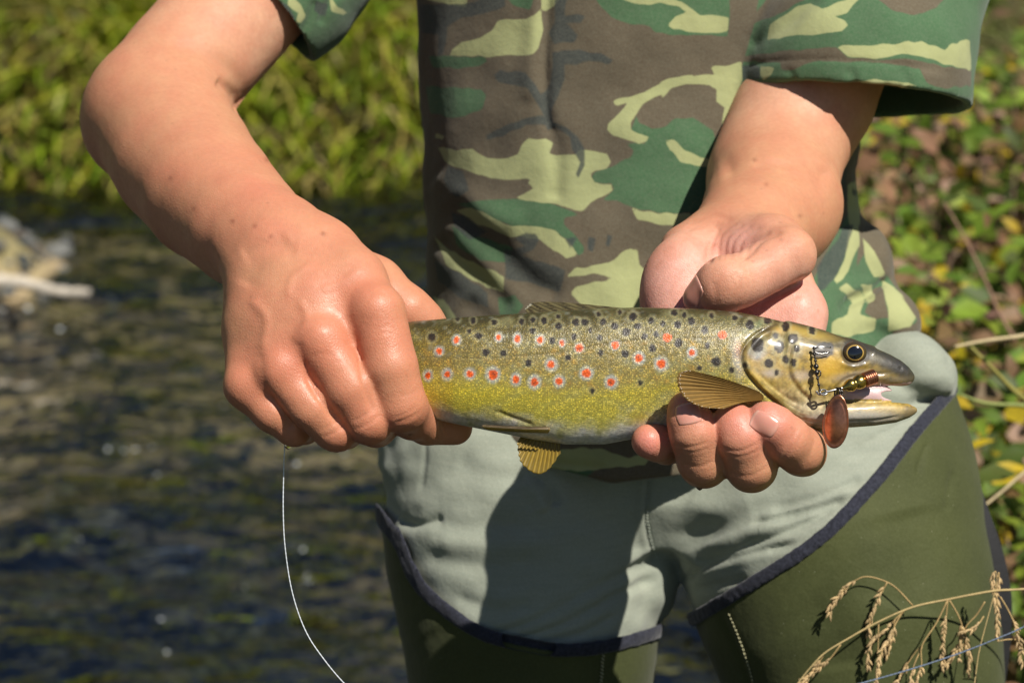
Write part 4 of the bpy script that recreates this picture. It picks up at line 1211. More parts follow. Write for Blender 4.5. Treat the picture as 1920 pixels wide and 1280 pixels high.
def grey(nt, co):
    c = mixcol(nt, maprange(nt, noise(nt, co, 1300, 4, 0.7), 0.3, 0.7, 0, 1), (0.250, 0.268, 0.208), (0.340, 0.360, 0.290))
    st = node(nt, 'ShaderNodeMapping'); st.inputs['Scale'].default_value = (60, 60, 700); link(nt, co, st.inputs['Vector'])
    c = mixcol(nt, maprange(nt, noise(nt, st.outputs[0], 1, 3), 0.3, 0.7, 0, 0.35), c, (0.22, 0.252, 0.205))
    return mixcol(nt, maprange(nt, noise(nt, co, 22, 3), 0.45, 0.75, 0, 0.22), c, (0.20, 0.21, 0.16))
M_GREY = fabric('grey_sweat_cloth', grey, weave=1200, wdist=0.0003)
trousers = obj('sweatpants', toworld(V), Q, M_GREY, person)
bv_tr = BVHTree.FromPolygons([tuple(v) for v in V], [tuple(map(int, t)) for t in tris(Q)])
del gx, gy, gs

M_THREAD = simple('pale_thread', (0.40, 0.38, 0.22), 0.8, var=0.2)
M_THREAD2 = simple('grey_thread', (0.30, 0.33, 0.27), 0.85, var=0.2)
def stitches(name, bvt, pts, step, length, rad, material, parent, jit=0.0, slant=0.0):
    q = lay(bvt, pts, 2.5, 40)
    if len(q) < 3: return
    seg = np.r_[0, np.cumsum(np.linalg.norm(np.diff(q, axis=0), axis=1))]
    mb = MB()
    t = 0.0
    while t + length < seg[-1]:
        a = np.array([np.interp(t, seg, q[:, i]) for i in range(3)]); b = np.array([np.interp(t + length, seg, q[:, i]) for i in range(3)])
        dv = (b - a) / (np.linalg.norm(b - a) + 1e-9); side = np.array([-dv[1], dv[0], 0])
        a = a + side * (slant + random.uniform(-jit, jit)); b = b - side * (slant + random.uniform(-jit, jit))
        mid = (a + b) / 2 + np.array([0, 0, rad * UNIT * 0 + 1.0])
        mb.tube(toworld(np.array([a, mid, b])), np.array([0.6, 1, 0.6]) * rad * UNIT, 5)
        t += step
    return mb.build(name, material, parent)
stitches('seam_stitching', bv_tr, [(1219, 890), (1214, 960), (1222, 1015), (1232, 1046)], 9, 5, 1.6, M_THREAD2, trousers, 0.6, 2.0)

# ---- green thigh waders
def neo(nt, co):
    c = mixcol(nt, maprange(nt, noise(nt, co, 26, 4), 0.3, 0.75, 0, 1), (0.038, 0.045, 0.012), (0.058, 0.066, 0.019))
    c = mixcol(nt, maprange(nt, noise(nt, co, 900, 3, 0.7), 0.4, 0.8, 0, 0.25), c, (0.13, 0.14, 0.06))
    sp = voro(nt, co, 210, 'F1')
    return mixcol(nt, maprange(nt, sp, 0.04, 0.07, 0.5, 0, True), c, (0.30, 0.30, 0.20))
M_NEO = fabric('olive_neoprene', neo, weave=2200, wdist=0.00012, rough=0.72, sheen=0.1)
M_BAND = fabric('navy_binding', lambda nt, co: mixcol(nt, maprange(nt, noise(nt, co, 700, 3), 0.3, 0.7, 0, 1), (0.012, 0.013, 0.020), (0.034, 0.036, 0.052)), weave=900, wdist=0.0005, rough=0.85)
def wader(legpts, cut, lo, hi, lines, lab):
    g = Field(lo, hi, 5.0)
    inf = [(a, b, c, r + 13) for a, b, c, r in legpts]
    g.chain(inf, k=20, kj=80)
    gx, gy, gs = seen_grid(g)
    cy = np.interp(gx, cut[:, 0], cut[:, 1]); sl_ = np.gradient(np.interp(np.arange(400, 2000), cut[:, 0], cut[:, 1]))
    slope = np.interp(gx, np.arange(400, 2000), sl_)
    cd = (cy - gy) / np.sqrt(1 + slope ** 2) * gs
    base = g.f.copy()
    g.f = np.maximum(np.maximum(base, cd), (gy - 1450) * gs).astype(np.float32)
    V, Q = g.mesh(2)
    V = crease(V, Q, lines)
    N = normals(V, Q)
    V = V + N * (wob(V, 240, 71) * 2.5)[:, None]
    w = obj('wader', toworld(V), Q, M_NEO, person)
    w['label'] = lab
    bvt = BVHTree.FromPolygons([tuple(v) for v in V], [tuple(map(int, t)) for t in tris(Q)])
    g.f = np.maximum(np.abs(base - 1.0) - 7.5, np.abs(cd - 1) - 15.5).astype(np.float32)
    Vb, Qb = g.mesh(5)
    Vb = Vb + normals(Vb, Qb) * (wob(Vb, 30, 77) * 0.8)[:, None]
    obj('binding', toworld(Vb), Qb, M_BAND, w)
    return w, bvt, V
wa, bv_a, Va = wader(LEG_A, CUT_A, (-330, 330, -1320), (400, 1000, -680), [([(1130, 1220), (1128, 1260), (1124, 1300)], 6, 3), ([(800, 1180), (850, 1240), (900, 1300)], 40, 5)], 'olive thigh wader with navy binding')
wb, bv_b, Vb_ = wader(LEG_B, CUT_B, (330, 60, -1320), (1130, 1000, -560), [([(1352, 1150), (1385, 1220), (1410, 1290)], 7, 4), ([(1738, 830), (1728, 860), (1722, 890)], 5, 5), ([(1790, 880), (1780, 920), (1775, 960)], 8, 4), ([(1500, 1130), (1560, 1180), (1580, 1260)], 50, 8), ([(1700, 950), (1720, 1050), (1700, 1150)], 60, 8)], 'olive thigh wader with pale stitching and a buckled strap')
stitches('stitching', bv_a, [(1131, 1226), (1129, 1255), (1124, 1300)], 8, 5.5, 2.0, M_THREAD, wa, 1.0, 3.0)
stitches('stitching', bv_b, [(1366, 1150), (1385, 1195), (1404, 1250), (1416, 1300)], 9, 6, 1.8, M_THREAD, wb, 0.5, 0.5)
# lower legs and boots of the waders, standing in the shallows
M_RUB = simple('olive_rubber', (0.05, 0.06, 0.025), 0.5, var=0.2, vscale=20, bscale=90, bdist=0.001)
for w, top in ((wa, P(1006, 1400, -1000)), (wb, P(1648, 1400, -895))):
    foot = np.array([top[0] * 1.05, top[1] + 0.05, -0.145])
    mb = MB()
    knee = top * 0.55 + foot * 0.45 + np.array([0, -0.03, 0])
    pth = catmull([top + (0, 0, 0.03), knee, foot + (0, 0.02, 0.16), foot + (0, 0.01, 0.03)], 6)
    mb.tube(pth, np.interp(np.linspace(0, 1, len(pth)), [0, 0.45, 0.9, 1], [0.046, 0.058, 0.052, 0.05]), 20)
    toe = catmull([foot + (0, 0.06, 0.045), foot + (0, -0.03, 0.045), foot + (0, -0.13, 0.035), foot + (0, -0.18, 0.028)], 6)
    mb.tube(toe, np.interp(np.linspace(0, 1, len(toe)), [0, 0.3, 0.8, 1], [0.03, 0.05, 0.048, 0.02]), 16)
    mb.build('boot', M_RUB, w)
# strap and buckle on the outside of the wader
M_STRAP = simple('black_webbing', (0.006, 0.006, 0.007), 0.7, var=0.3, vscale=300, bscale=1200, bdist=0.0004)
M_BUCK = simple('black_plastic', (0.012, 0.016, 0.028), 0.22, var=0.1, bscale=200, bdist=0.0002)
def ribbon(mb, path, wid, thick, nrm):
    path = np.asarray(path, float); nrm = np.asarray(nrm, float)
    T = np.gradient(path, axis=0); T /= np.linalg.norm(T, axis=1, keepdims=True)
    Sd = np.cross(T, nrm); Sd /= np.linalg.norm(Sd, axis=1, keepdims=True)
    Nn = np.cross(Sd, T)
    wid = np.broadcast_to(wid, (len(path),))[:, None]
    cs = [path + Sd * wid + Nn * thick, path - Sd * wid + Nn * thick, path - Sd * wid - Nn * thick, path + Sd * wid - Nn * thick]
    Vr = np.stack(cs, 1).reshape(-1, 3); Fr = []
    for i in range(len(path) - 1):
        for j in range(4):
            k = (j + 1) % 4
            Fr.append([i * 4 + j, (i + 1) * 4 + j, (i + 1) * 4 + k, i * 4 + k])
    Fr += [[0, 1, 2, 3], [4 * len(path) - 1, 4 * len(path) - 2, 4 * len(path) - 3, 4 * len(path) - 4]]
    mb.add(Vr, Fr)
mb = MB()
pth = np.array([P(*q) for q in catmull([(1800, 890, -960), (1822, 960, -950), (1850, 1040, -945), (1866, 1120, -945), (1864, 1210, -950), (1850, 1300, -955), (1830, 1390, -960)], 6)])
ribbon(mb, pth, 36 * UNIT * 1.2, 0.0011, -FWD + 0.5 * RGT)
st = mb.build('strap', M_STRAP, wb, smooth=False)
mb = MB()
for a, b, r in (((1806, 915, -915), (1812, 945, -910), 11), ((1812, 950, -908), (1822, 985, -905), 12), ((1822, 990, -905), (1834, 1018, -905), 9)):
    mb.lathe(P(*a), P(*b), [(0, r * 0.5 * UNIT), (0.12, r * UNIT), (0.5, r * 1.12 * UNIT), (0.88, r * UNIT), (1, r * 0.5 * UNIT)], 14)
mb.build('buckle', M_BUCK, st)
mb = MB()
pth = np.array([P(*q) for q in catmull([(1826, 1000, -915), (1846, 1050, -912), (1862, 1090, -915)], 8)])
mb.tube(pth, 4 * UNIT, 6)
mb.build('strap_edge', M_BUCK, st)
# ================================================================ TROUT
FISH_BASE = P(1180, 830, 0)
trout = root('brown_trout', FISH_BASE, 'live brown trout with black and orange red spots held across two hands, mouth open', 'fish')
Z3 = lambda x, y: (760 + x / 3.3685, 540 + y / 3.3685)
Z2 = lambda x, y: (1140 + x / 2.2065, 380 + y / 2.2065)
# x, top, bottom, half width, centre d
BODY = np.array([
    (556, 655, 712, 14, -185), (600, 645, 716, 22, -150), (640, 634, 724, 30, -115), (700, 617, 748, 40, -66), (775, 602, 776, 50, -24), (850, 596, 794, 56, -4), (920, 591, 808, 60, 0),
    (1000, 586, 824, 63, 2), (1060, 582, 833, 65, 2), (1130, 578, 833, 66, 2), (1200, 576, 820, 66, 0), (1300, 578, 802, 65, 0), (1380, 584, 792, 63, 0), (1440, 596, 797, 61, 0), (1500, 611, 803, 57, 0),
    (1545, 623, 800, 50, 0), (1575, 640, 780, 38, 0), (1600, 668, 752, 18, 0)], float)
UPJ = np.array([(1480, 607, 740, 54, 0), (1520, 616, 742, 53, 0), (1560, 627, 740, 49, 0), (1600, 637, 734, 44, 0), (1640, 651, 727, 37, 0), (1670, 664, 724, 30, 0), (1690, 676, 724, 24, 0), (1704, 688, 722, 17, 0), (1712, 698, 716, 9, 0), (1715, 704, 710, 3, 0)], float)
LOJ = np.array([(1470, 740, 800, 52, 0), (1520, 742, 803, 50, 0), (1560, 745, 802, 45, 0), (1600, 747, 801, 39, 0), (1640, 746, 798, 33, 0), (1680, 750, 792, 25, 0), (1705, 757, 783, 15, 0), (1717, 763, 775, 7, 0), (1720, 767, 771, 3, 0)], float)
def fish_loft(F_, T, p, k, op='u', grow=0.0):
    gx, gy, gs = seen_grid(F_)
    it = lambda i: np.interp(gx, T[:, 0], T[:, i]).astype(np.float32)
    top, bot, w, dc = it(1) - grow, it(2) + grow, it(3) + grow, it(4)
    yc, h = (top + bot) / 2, (bot - top) / 2
    n = (np.abs((gy - yc) / h) ** p + np.abs((F_.ax[2][None, None, :] - dc) / w) ** p) ** (1 / p)
    g = (n - 1) * np.minimum(h, w)
    g = np.maximum(g, np.maximum(T[0, 0] - gx, gx - T[-1, 0]))
    F_.put((slice(None),) * 3, g.astype(np.float32), k, op)
f = Field((-440, -90, -215), (780, 205, 85), 2.6)
fish_loft(f, BODY, 2.0, 4)
fish_loft(f, UPJ, 2.2, 14)
fish_loft(f, LOJ, 2.0, 10)
# mouth floor and palate
f.ell((1655, 738, 0), (62, 16, 24), k=5, op='s', rot=0.12)
f.ell((1665, 737, 0), (62, 11, 70), k=5, op='s', rot=0.02)
f.ell((1612, 738, 0), (66, 26, 27), k=3, rot=0.06)
f.ell((1668, 741, 0), (44, 8, 22), k=4, op='s', rot=0.12)
# orbit
f.ell((1601, 661, 50), (25, 22, 16), k=4, op='s')
f.ell((1690, 690, 24), (4, 3, 5), k=2, op='s')
V, Q = f.mesh(1)
del f
OPERC = [(1455, 608), (1424, 622), (1402, 642), (1391, 664), (1394, 690), (1412, 716), (1440, 742), (1475, 772), (1515, 800)]
V = crease(V, Q, [
    (OPERC, 3.2, 5.0), ([(1462, 614), (1432, 628), (1411, 648), (1401, 668), (1404, 690), (1422, 714), (1450, 740), (1484, 768)], 7, -4.5),
    ([(1488, 640), (1480, 672), (1482, 704), (1500, 732), (1522, 752)], 4, 2.6), ([(1495, 640), (1487, 672), (1490, 702), (1506, 728), (1526, 746)], 5, -2.0),
    ([(1420, 700), (1460, 735), (1500, 760)], 3, 1.8), ([(1428, 716), (1465, 748), (1505, 772)], 3, 2.0), ([(1445, 738), (1478, 764), (1512, 784)], 2.6, 1.8), ([(1462, 760), (1500, 784), (1540, 792)], 2.6, 1.6),
    ([(1670, 698), (1630, 702), (1590, 708), (1565, 728), (1556, 742)], 3.0, 2.4), ([(1672, 706), (1630, 711), (1596, 717), (1572, 734)], 5, -3.2), ([(1660, 722), (1625, 726), (1590, 734)], 3, 1.8),
    ([(1580, 790), (1640, 788), (1690, 780)], 3, 2.0), ([(1520, 800), (1580, 797), (1640, 794)], 2.5, 1.4),
    ([(1568, 640), (1600, 636), (1634, 648), (1640, 668)], 5, -2.6), ([(1575, 680), (1600, 688), (1630, 682)], 4, -1.8),
    ([(930, 770), (960, 782), (1000, 796)], 3.5, 2.2), ([(790, 668), (900, 671), (1050, 660), (1150, 642), (1250, 634), (1380, 634)], 1.8, 0.7),
    ([(1510, 612), (1570, 626), (1640, 650), (1690, 678)], 4, 0.8)])
N = normals(V, Q)
px, py = seen(V)
top = np.interp(px, BODY[:, 0], BODY[:, 1]); bot = np.interp(px, BODY[:, 0], BODY[:, 2])
v = np.clip((py - top) / np.maximum(bot - top, 20), 0, 1)
# on the far side of the back the colours run on over the spine
v = np.where(N[:, 2] < 0, v * 0.85, v)
n1, n2, n3 = wob(V, 60, 81), wob(V, 22, 82), wob(V, 9, 83)
vv = np.clip(v + 0.05 * n1 + 0.02 * n2, 0, 1)
ks = np.array([0, 0.10, 0.25, 0.42, 0.55, 0.66, 0.80, 0.89, 0.95, 1.0])
kc = np.array([(0.045, 0.038, 0.012), (0.085, 0.070, 0.018), (0.165, 0.130, 0.032), (0.225, 0.178, 0.052), (0.285, 0.232, 0.056), (0.395, 0.335, 0.050), (0.43, 0.385, 0.070), (0.50, 0.47, 0.23), (0.58, 0.56, 0.47), (0.62, 0.61, 0.58)])
fc = np.stack([np.interp(vv, ks, kc[:, i]) for i in range(3)], 1)
fc = blend(fc, (0.21, 0.20, 0.10), np.clip(n1 * 0.9 - 0.15, 0, 1) * 0.5 * (v < 0.85))
fc = blend(fc, (0.30, 0.33, 0.30), np.clip(n2 - 0.45, 0, 1) * 0.22 * (v < 0.6))
fc = blend(fc, (0.40, 0.24, 0.045), np.clip(-n2 - 0.35, 0, 1) * 0.5 * (v > 0.25) * (v < 0.6))
fc *= (1 + 0.16 * n3 + 0.05 * wob(V, 5, 84))[:, None]
# yellow flank glow towards the tail, paler toward the gill
fc = blend(fc, (0.47, 0.40, 0.035), np.clip(np.exp(-(((px - 860) / 130) ** 2 + ((py - 742) / 34) ** 2)), 0, 1) * 0.6)
fc = blend(fc, (0.50, 0.47, 0.36), np.clip(np.exp(-(((px - 1330) / 90) ** 2 + ((py - 770) / 26) ** 2)), 0, 1) * 0.4)
# head
opx = np.array(catmull(OPERC, 6))
edge = np.interp(py, opx[:, 1], opx[:, 0])
head = sm(-6, 8, px - edge) * (px > 1388)
hv = np.clip((py - np.interp(px, UPJ[:, 0], UPJ[:, 1])) / 150, 0, 1)
hc = np.stack([np.interp(np.clip(hv + 0.03 * n2, 0, 1), [0, 0.10, 0.24, 0.45, 0.7, 1.0], np.array([(0.040, 0.036, 0.020), (0.070, 0.058, 0.022), (0.22, 0.15, 0.030), (0.33, 0.215, 0.035), (0.36, 0.25, 0.055), (0.40, 0.33, 0.19)])[:, i]) for i in range(3)], 1)
hc = hc * (1 + 0.22 * n2 + 0.18 * n3)[:, None]
hc = blend(hc, (0.10, 0.08, 0.03), np.clip(wob(V, 14, 88) - 0.35, 0, 1) * 0.7)
fc = blend(fc, hc, head)
def patch(x, y, rx, ry, col, w, rot=0.0):
    global fc
    ca, sa = math.cos(rot), math.sin(rot)
    dx, dy = px - x, py - y
    u, t = dx * ca + dy * sa, -dx * sa + dy * ca
    fc = blend(fc, col, np.exp(-((u / rx) ** 2 + (t / ry) ** 2) ** 1.3) * w * (N[:, 2] > -0.3))
patch(1556, 688, 26, 24, (0.56, 0.33, 0.03), 0.85)
patch(1510, 624, 60, 10, (0.46, 0.31, 0.05), 0.7, 0.2)
patch(1470, 618, 22, 7, (0.55, 0.33, 0.07), 0.7, -0.2)
patch(1440, 690, 36, 16, (0.42, 0.31, 0.16), 0.6, 0.3)
patch(1446, 700, 18, 8, (0.46, 0.42, 0.42), 0.5)
patch(1420, 662, 16, 12, (0.36, 0.40, 0.52), 0.6)
patch(1504, 704, 22, 10, (0.46, 0.38, 0.34), 0.55)
patch(1492, 652, 12, 20, (0.46, 0.40, 0.30), 0.5)
patch(1450, 740, 48, 12, (0.46, 0.33, 0.05), 0.7, 0.72)
patch(1470, 756, 48, 5, (0.25, 0.19, 0.04), 0.6, 0.72)
patch(1382, 672, 10, 36, (0.50, 0.46, 0.42), 0.7, -0.12)
patch(1384, 655, 7, 14, (0.30, 0.12, 0.07), 0.6)
patch(1410, 735, 24, 12, (0.50, 0.42, 0.30), 0.6, 0.5)
patch(1425, 606, 40, 7, (0.20, 0.23, 0.12), 0.7, -0.5)
patch(1605, 705, 44, 9, (0.52, 0.44, 0.34), 0.65, -0.12)
patch(1675, 712, 30, 7, (0.46, 0.37, 0.25), 0.6, -0.1)
patch(1650, 672, 55, 16, (0.030, 0.028, 0.024), 0.85, 0.5)
patch(1690, 690, 30, 18, (0.028, 0.026, 0.024), 0.85, 0.7)
patch(1640, 668, 18, 6, (0.17, 0.15, 0.09), 0.5, 0.5)
patch(1620, 782, 90, 14, (0.50, 0.47, 0.42), 0.75, -0.03)
patch(1640, 764, 70, 7, (0.36, 0.27, 0.12), 0.6, 0.1)
patch(1708, 772, 20, 8, (0.16, 0.12, 0.06), 0.8, -0.3)
patch(1660, 799, 70, 4, (0.17, 0.12, 0.08), 0.6, -0.12)
patch(1550, 790, 50, 12, (0.46, 0.42, 0.40), 0.6)
patch(1500, 786, 30, 7, (0.25, 0.20, 0.12), 0.5, 0.5)
fc = blend(fc, (0.60, 0.42, 0.40), sm(1590, 1625, px) * sm(9, 3, np.abs(py - np.interp(px, [1590, 1650, 1715], [740, 737, 742]))) * 0.0)
lines_dark = [(OPERC, 2.6, 0.75), ([(1488, 640), (1480, 672), (1482, 704), (1500, 732), (1522, 752)], 2.2, 0.45), ([(1670, 698), (1630, 702), (1590, 708), (1565, 728), (1556, 742)], 2.2, 0.55), ([(1428, 716), (1465, 748), (1505, 772)], 2, 0.5), ([(1445, 738), (1478, 764), (1512, 784)], 2, 0.5), ([(790, 668), (900, 671), (1050, 660), (1150, 642), (1250, 634), (1380, 634)], 1.5, 0.35), ([(930, 770), (960, 782), (1000, 796)], 2.4, 0.4)]
for pts, w, a in lines_dark:
    dd, _ = polydist(px, py, catmull(pts, 4)); fc = blend(fc, (0.07, 0.05, 0.02), np.exp(-(dd / w) ** 2) * a)
# inside of the mouth
inm = ((px > 1575) & (px < 1712) & (py > np.interp(px, [1575, 1640, 1712], [730, 723, 716])) & (py < np.interp(px, [1575, 1640, 1700, 1718], [748, 748, 754, 765])) & (np.abs(V[:, 2]) < np.interp(px, UPJ[:, 0], UPJ[:, 3]) * 0.88))
fc = np.where(inm[:, None], np.array([0.62, 0.43, 0.42]), fc)
# spots
DARKS = [(167, 310, 26), (405, 272, 15), (462, 302, 22), (510, 405, 24), (618, 410, 18), (428, 203, 20), (562, 218, 18), (330, 195, 15), (733, 212, 20), (806, 200, 18), (876, 205, 24), (803, 270, 20), (968, 240, 24), (927, 330, 24), (1066, 308, 20), (778, 472, 22), (1028, 440, 18), (1078, 215, 22), (1134, 215, 22), (1167, 268, 18), (1226, 313, 22), (1248, 213, 22), (1322, 240, 24), (1395, 278, 26), (1468, 242, 22), (1438, 180, 24), (1553, 208, 22), (1625, 224, 20), (1698, 155, 20), (1762, 170, 18), (1720, 230, 26), (1512, 305, 22), (1578, 290, 12), (1560, 380, 26), (1388, 415, 26), (1726, 348, 30), (1180, 650, 17), (1483, 597, 17), (1355, 152, 15), (1222, 165, 16), (965, 180, 14), (1232, 408, 20)]
DARKS2 = [(400, 527, 17), (410, 590, 13), (448, 657, 18), (512, 692, 12), (378, 683, 10), (587, 505, 20), (525, 478, 12), (428, 466, 12), (618, 587, 30), (708, 597, 25), (765, 562, 21), (693, 550, 13), (783, 603, 15), (735, 648, 17), (665, 665, 18), (768, 660, 16), (697, 702, 11), (567, 672, 13), (735, 512, 20), (845, 527, 16), (345, 490, 16), (288, 503, 16), (660, 487, 14), (200, 545, 14)]
REDS = [(323, 328, 18, 36), (590, 310, 16, 34), (708, 320, 20, 42), (852, 326, 18, 38), (990, 345, 14, 30), (1098, 377, 20, 34), (1325, 360, 20, 34), (214, 398, 16, 36), (143, 552, 16, 42), (264, 545, 17, 42), (408, 542, 18, 42), (553, 547, 26, 56), (698, 577, 20, 46), (815, 593, 22, 50), (921, 483, 20, 46), (971, 588, 18, 44), (1144, 537, 22, 48), (1299, 593, 20, 46), (1475, 442, 22, 46), (1617, 478, 22, 50), (1655, 312, 22, 26), (1810, 410, 20, 38)]
REDS2 = [(347, 620, 12, 22), (473, 546, 14, 18)]
near = N[:, 2] > -0.25
jx = n3 * 0.9 + wob(V, 7, 85) * 0.3; jy = wob(V, 10, 86) * 0.9 + wob(V, 7, 87) * 0.3
def spot(x, y, r, col, w, hard=1.2, asp=1.0):
    global fc
    m = near & (np.abs(px - x) < r * 2.5) & (np.abs(py - y) < r * 2.5)
    if m.any():
        dd = np.hypot((px[m] + jx[m] - x) * asp, py[m] + jy[m] - y)
        fc[m] = blend(fc[m], col, sm(r + hard, r - hard, dd) * w)
sr = random.Random(5)
for x, y, r, h in [(*Z3(a, b), c / 3.3685, d / 3.3685) for a, b, c, d in REDS] + [(*Z2(a, b), c / 2.2065, d / 2.2065) for a, b, c, d in REDS2]:
    asp = sr.uniform(1.0, 1.3)
    spot(x, y, h * 1.0, (0.40, 0.43, 0.43), 0.62, 3.4, asp)
    spot(x + sr.uniform(-1, 1), y + sr.uniform(-1, 1), h * 0.72, (0.52, 0.52, 0.50), 0.45, 3.0, asp)
    spot(x, y, r * 1.22, (0.68, 0.098, 0.008), 1.0, 1.4, asp * 0.98)
    if sr.random() < 0.45:
        spot(x + sr.uniform(-1.5, 1.5), y + sr.uniform(-2, 2), r * 0.42, (0.10, 0.02, 0.01), 0.7, 1.2)
for x, y, r in [(*Z3(a, b), c / 3.3685) for a, b, c in DARKS] + [(*Z2(a, b), c / 2.2065) for a, b, c in DARKS2]:
    asp = sr.uniform(0.85, 1.3)
    spot(x, y, r * 1.7, (0.33, 0.30, 0.16), 0.40, 3.0, asp)
    spot(x, y, r * 1.04, (0.016, 0.011, 0.010), 0.95, 1.5, asp)
# dark bar on the cheek behind the eye
dd = polysd(px + jx, py + jy, [(1524, 650), (1545, 640), (1562, 644), (1562, 664), (1545, 672), (1522, 668)])
fc = blend(fc, (0.022, 0.022, 0.026), sm(3, -2, dd) * 0.9)
dd = np.hypot(px - 1604, py - 662)
fc = blend(fc, (0.035, 0.028, 0.02), sm(30, 24, dd) * sm(1560, 1580, px) * 0.8)
fc = blend(fc, (0.035, 0.028, 0.02), np.exp(-(((px - 1585) / 9) ** 2 + ((py - 643) / 6) ** 2)) * 0.8)
scaly = sm(0.02, 0.10, v) * sm(1.0, 0.72, v) * (1 - head) * (px < 1450)

def fish_mat():
    m, nt, b, o = mat('trout_skin')
    co = objco(nt)
    base = attr(nt, 'Col'); sc = attr(nt, 'scaly', 'Fac')
    mp = node(nt, 'ShaderNodeMapping'); mp.inputs['Scale'].default_value = (1.0, 1.15, 1.15); link(nt, co, mp.inputs['Vector'])
    cell = voro(nt, mp.outputs[0], 1250, 'F1', 'Distance', 0.9)
    rnd = voro(nt, mp.outputs[0], 1250, 'F1', 'Color', 0.9)
    sep = node(nt, 'ShaderNodeSeparateColor'); link(nt, rnd, sep.inputs[0])
    rim = maprange(nt, cell, 0.25, 0.62, 1.0, 0.0, True)
    # each scale: a gold centre, an olive rim
    gold = node(nt, 'ShaderNodeMath', operation='MULTIPLY'); link(nt, rim, gold.inputs[0]); link(nt, sep.outputs[0], gold.inputs[1])
    g2 = node(nt, 'ShaderNodeMath', operation='MULTIPLY'); link(nt, gold.outputs[0], g2.inputs[0]); link(nt, sc, g2.inputs[1])
    g3 = node(nt, 'ShaderNodeMath', operation='MULTIPLY'); link(nt, g2.outputs[0], g3.inputs[0]); g3.inputs[1].default_value = 0.85
    bright = mixcol(nt, 1.0, base, (2.15, 1.95, 1.35), 'MULTIPLY')
    dull = mixcol(nt, 1.0, base, (0.80, 0.80, 0.78), 'MULTIPLY')
    k = mixcol(nt, sc, base, dull)
    c = mixcol(nt, g3.outputs[0], k, bright)
    link(nt, c, b.inputs['Base Color'])
    b.inputs['Roughness'].default_value = 0.40
    b.inputs['Metallic'].default_value = 0.10
    b.inputs['Specular IOR Level'].default_value = 0.5
    b.inputs['Coat Weight'].default_value = 0.35; b.inputs['Coat Roughness'].default_value = 0.13
    b.inputs['Subsurface Weight'].default_value = 0.06; b.inputs['Subsurface Scale'].default_value = 0.002
    hd = attr(nt, 'head', 'Fac')
    link(nt, maprange(nt, hd, 0, 1, 0.40, 0.52), b.inputs['Roughness'])
    link(nt, maprange(nt, hd, 0, 1, 0.35, 0.16), b.inputs['Coat Weight'])
    hgt = node(nt, 'ShaderNodeMath', operation='MULTIPLY'); link(nt, maprange(nt, cell, 0.0, 0.6, 1.0, 0.0), hgt.inputs[0]); link(nt, sc, hgt.inputs[1])
    nb = bump(nt, hgt.outputs[0], 0.5, 0.00015)
    nb = bump(nt, noise(nt, co, 260, 4, 0.65), 0.4, 0.0008, nb)
    link(nt, nb, b.inputs['Normal'])
    return m
obj('body', toworld(V), Q, fish_mat(), trout, {'Col': np.clip(fc, 0.005, 0.9), 'scaly': scaly, 'head': head})

# eye: a glossy ball with gold-rimmed pupil
def eye_mat():
    m, nt, b, o = mat('trout_eye')
    r = attr(nt, 'rad', 'Fac')
    ramp = node(nt, 'ShaderNodeValToRGB'); link(nt, r, ramp.inputs[0])
    e = ramp.color_ramp.elements
    e[0].position = 0.0; e[0].color = (0.004, 0.005, 0.008, 1); e[1].position = 0.60; e[1].color = (0.006, 0.007, 0.010, 1)
    for p_, c_ in ((0.63, (0.50, 0.33, 0.08, 1)), (0.68, (0.42, 0.26, 0.06, 1)), (0.73, (0.07, 0.045, 0.016, 1)), (1.0, (0.028, 0.02, 0.014, 1))):
        q = e.new(p_); q.color = c_
    link(nt, ramp.outputs[0], b.inputs['Base Color'])
    b.inputs['Roughness'].default_value = 0.12
    b.inputs['Coat Weight'].default_value = 1.0; b.inputs['Coat Roughness'].default_value = 0.02
    return m
Ve, Fe, Ra = [], [], []
nr, ns = 16, 32
for i in range(nr + 1):
    a = i / nr * math.pi * 0.62
    for j in range(ns):
        t = j / ns * 2 * math.pi
        u = np.array([math.sin(a) * math.cos(t) * 23, math.sin(a) * math.sin(t) * 20.5, math.cos(a) * 13])
        Ve.append(C(1602, 661, 36) + u); Ra.append(min(1, math.sin(a) if a < math.pi / 2 else 1))
for i in range(nr):
    for j in range(ns):
        k = (j + 1) % ns
        Fe.append([i * ns + j, i * ns + k, (i + 1) * ns + k, (i + 1) * ns + j][::-1])
obj('eye', toworld(np.array(Ve)), Fe, eye_mat(), trout, {'rad': np.array(Ra)})

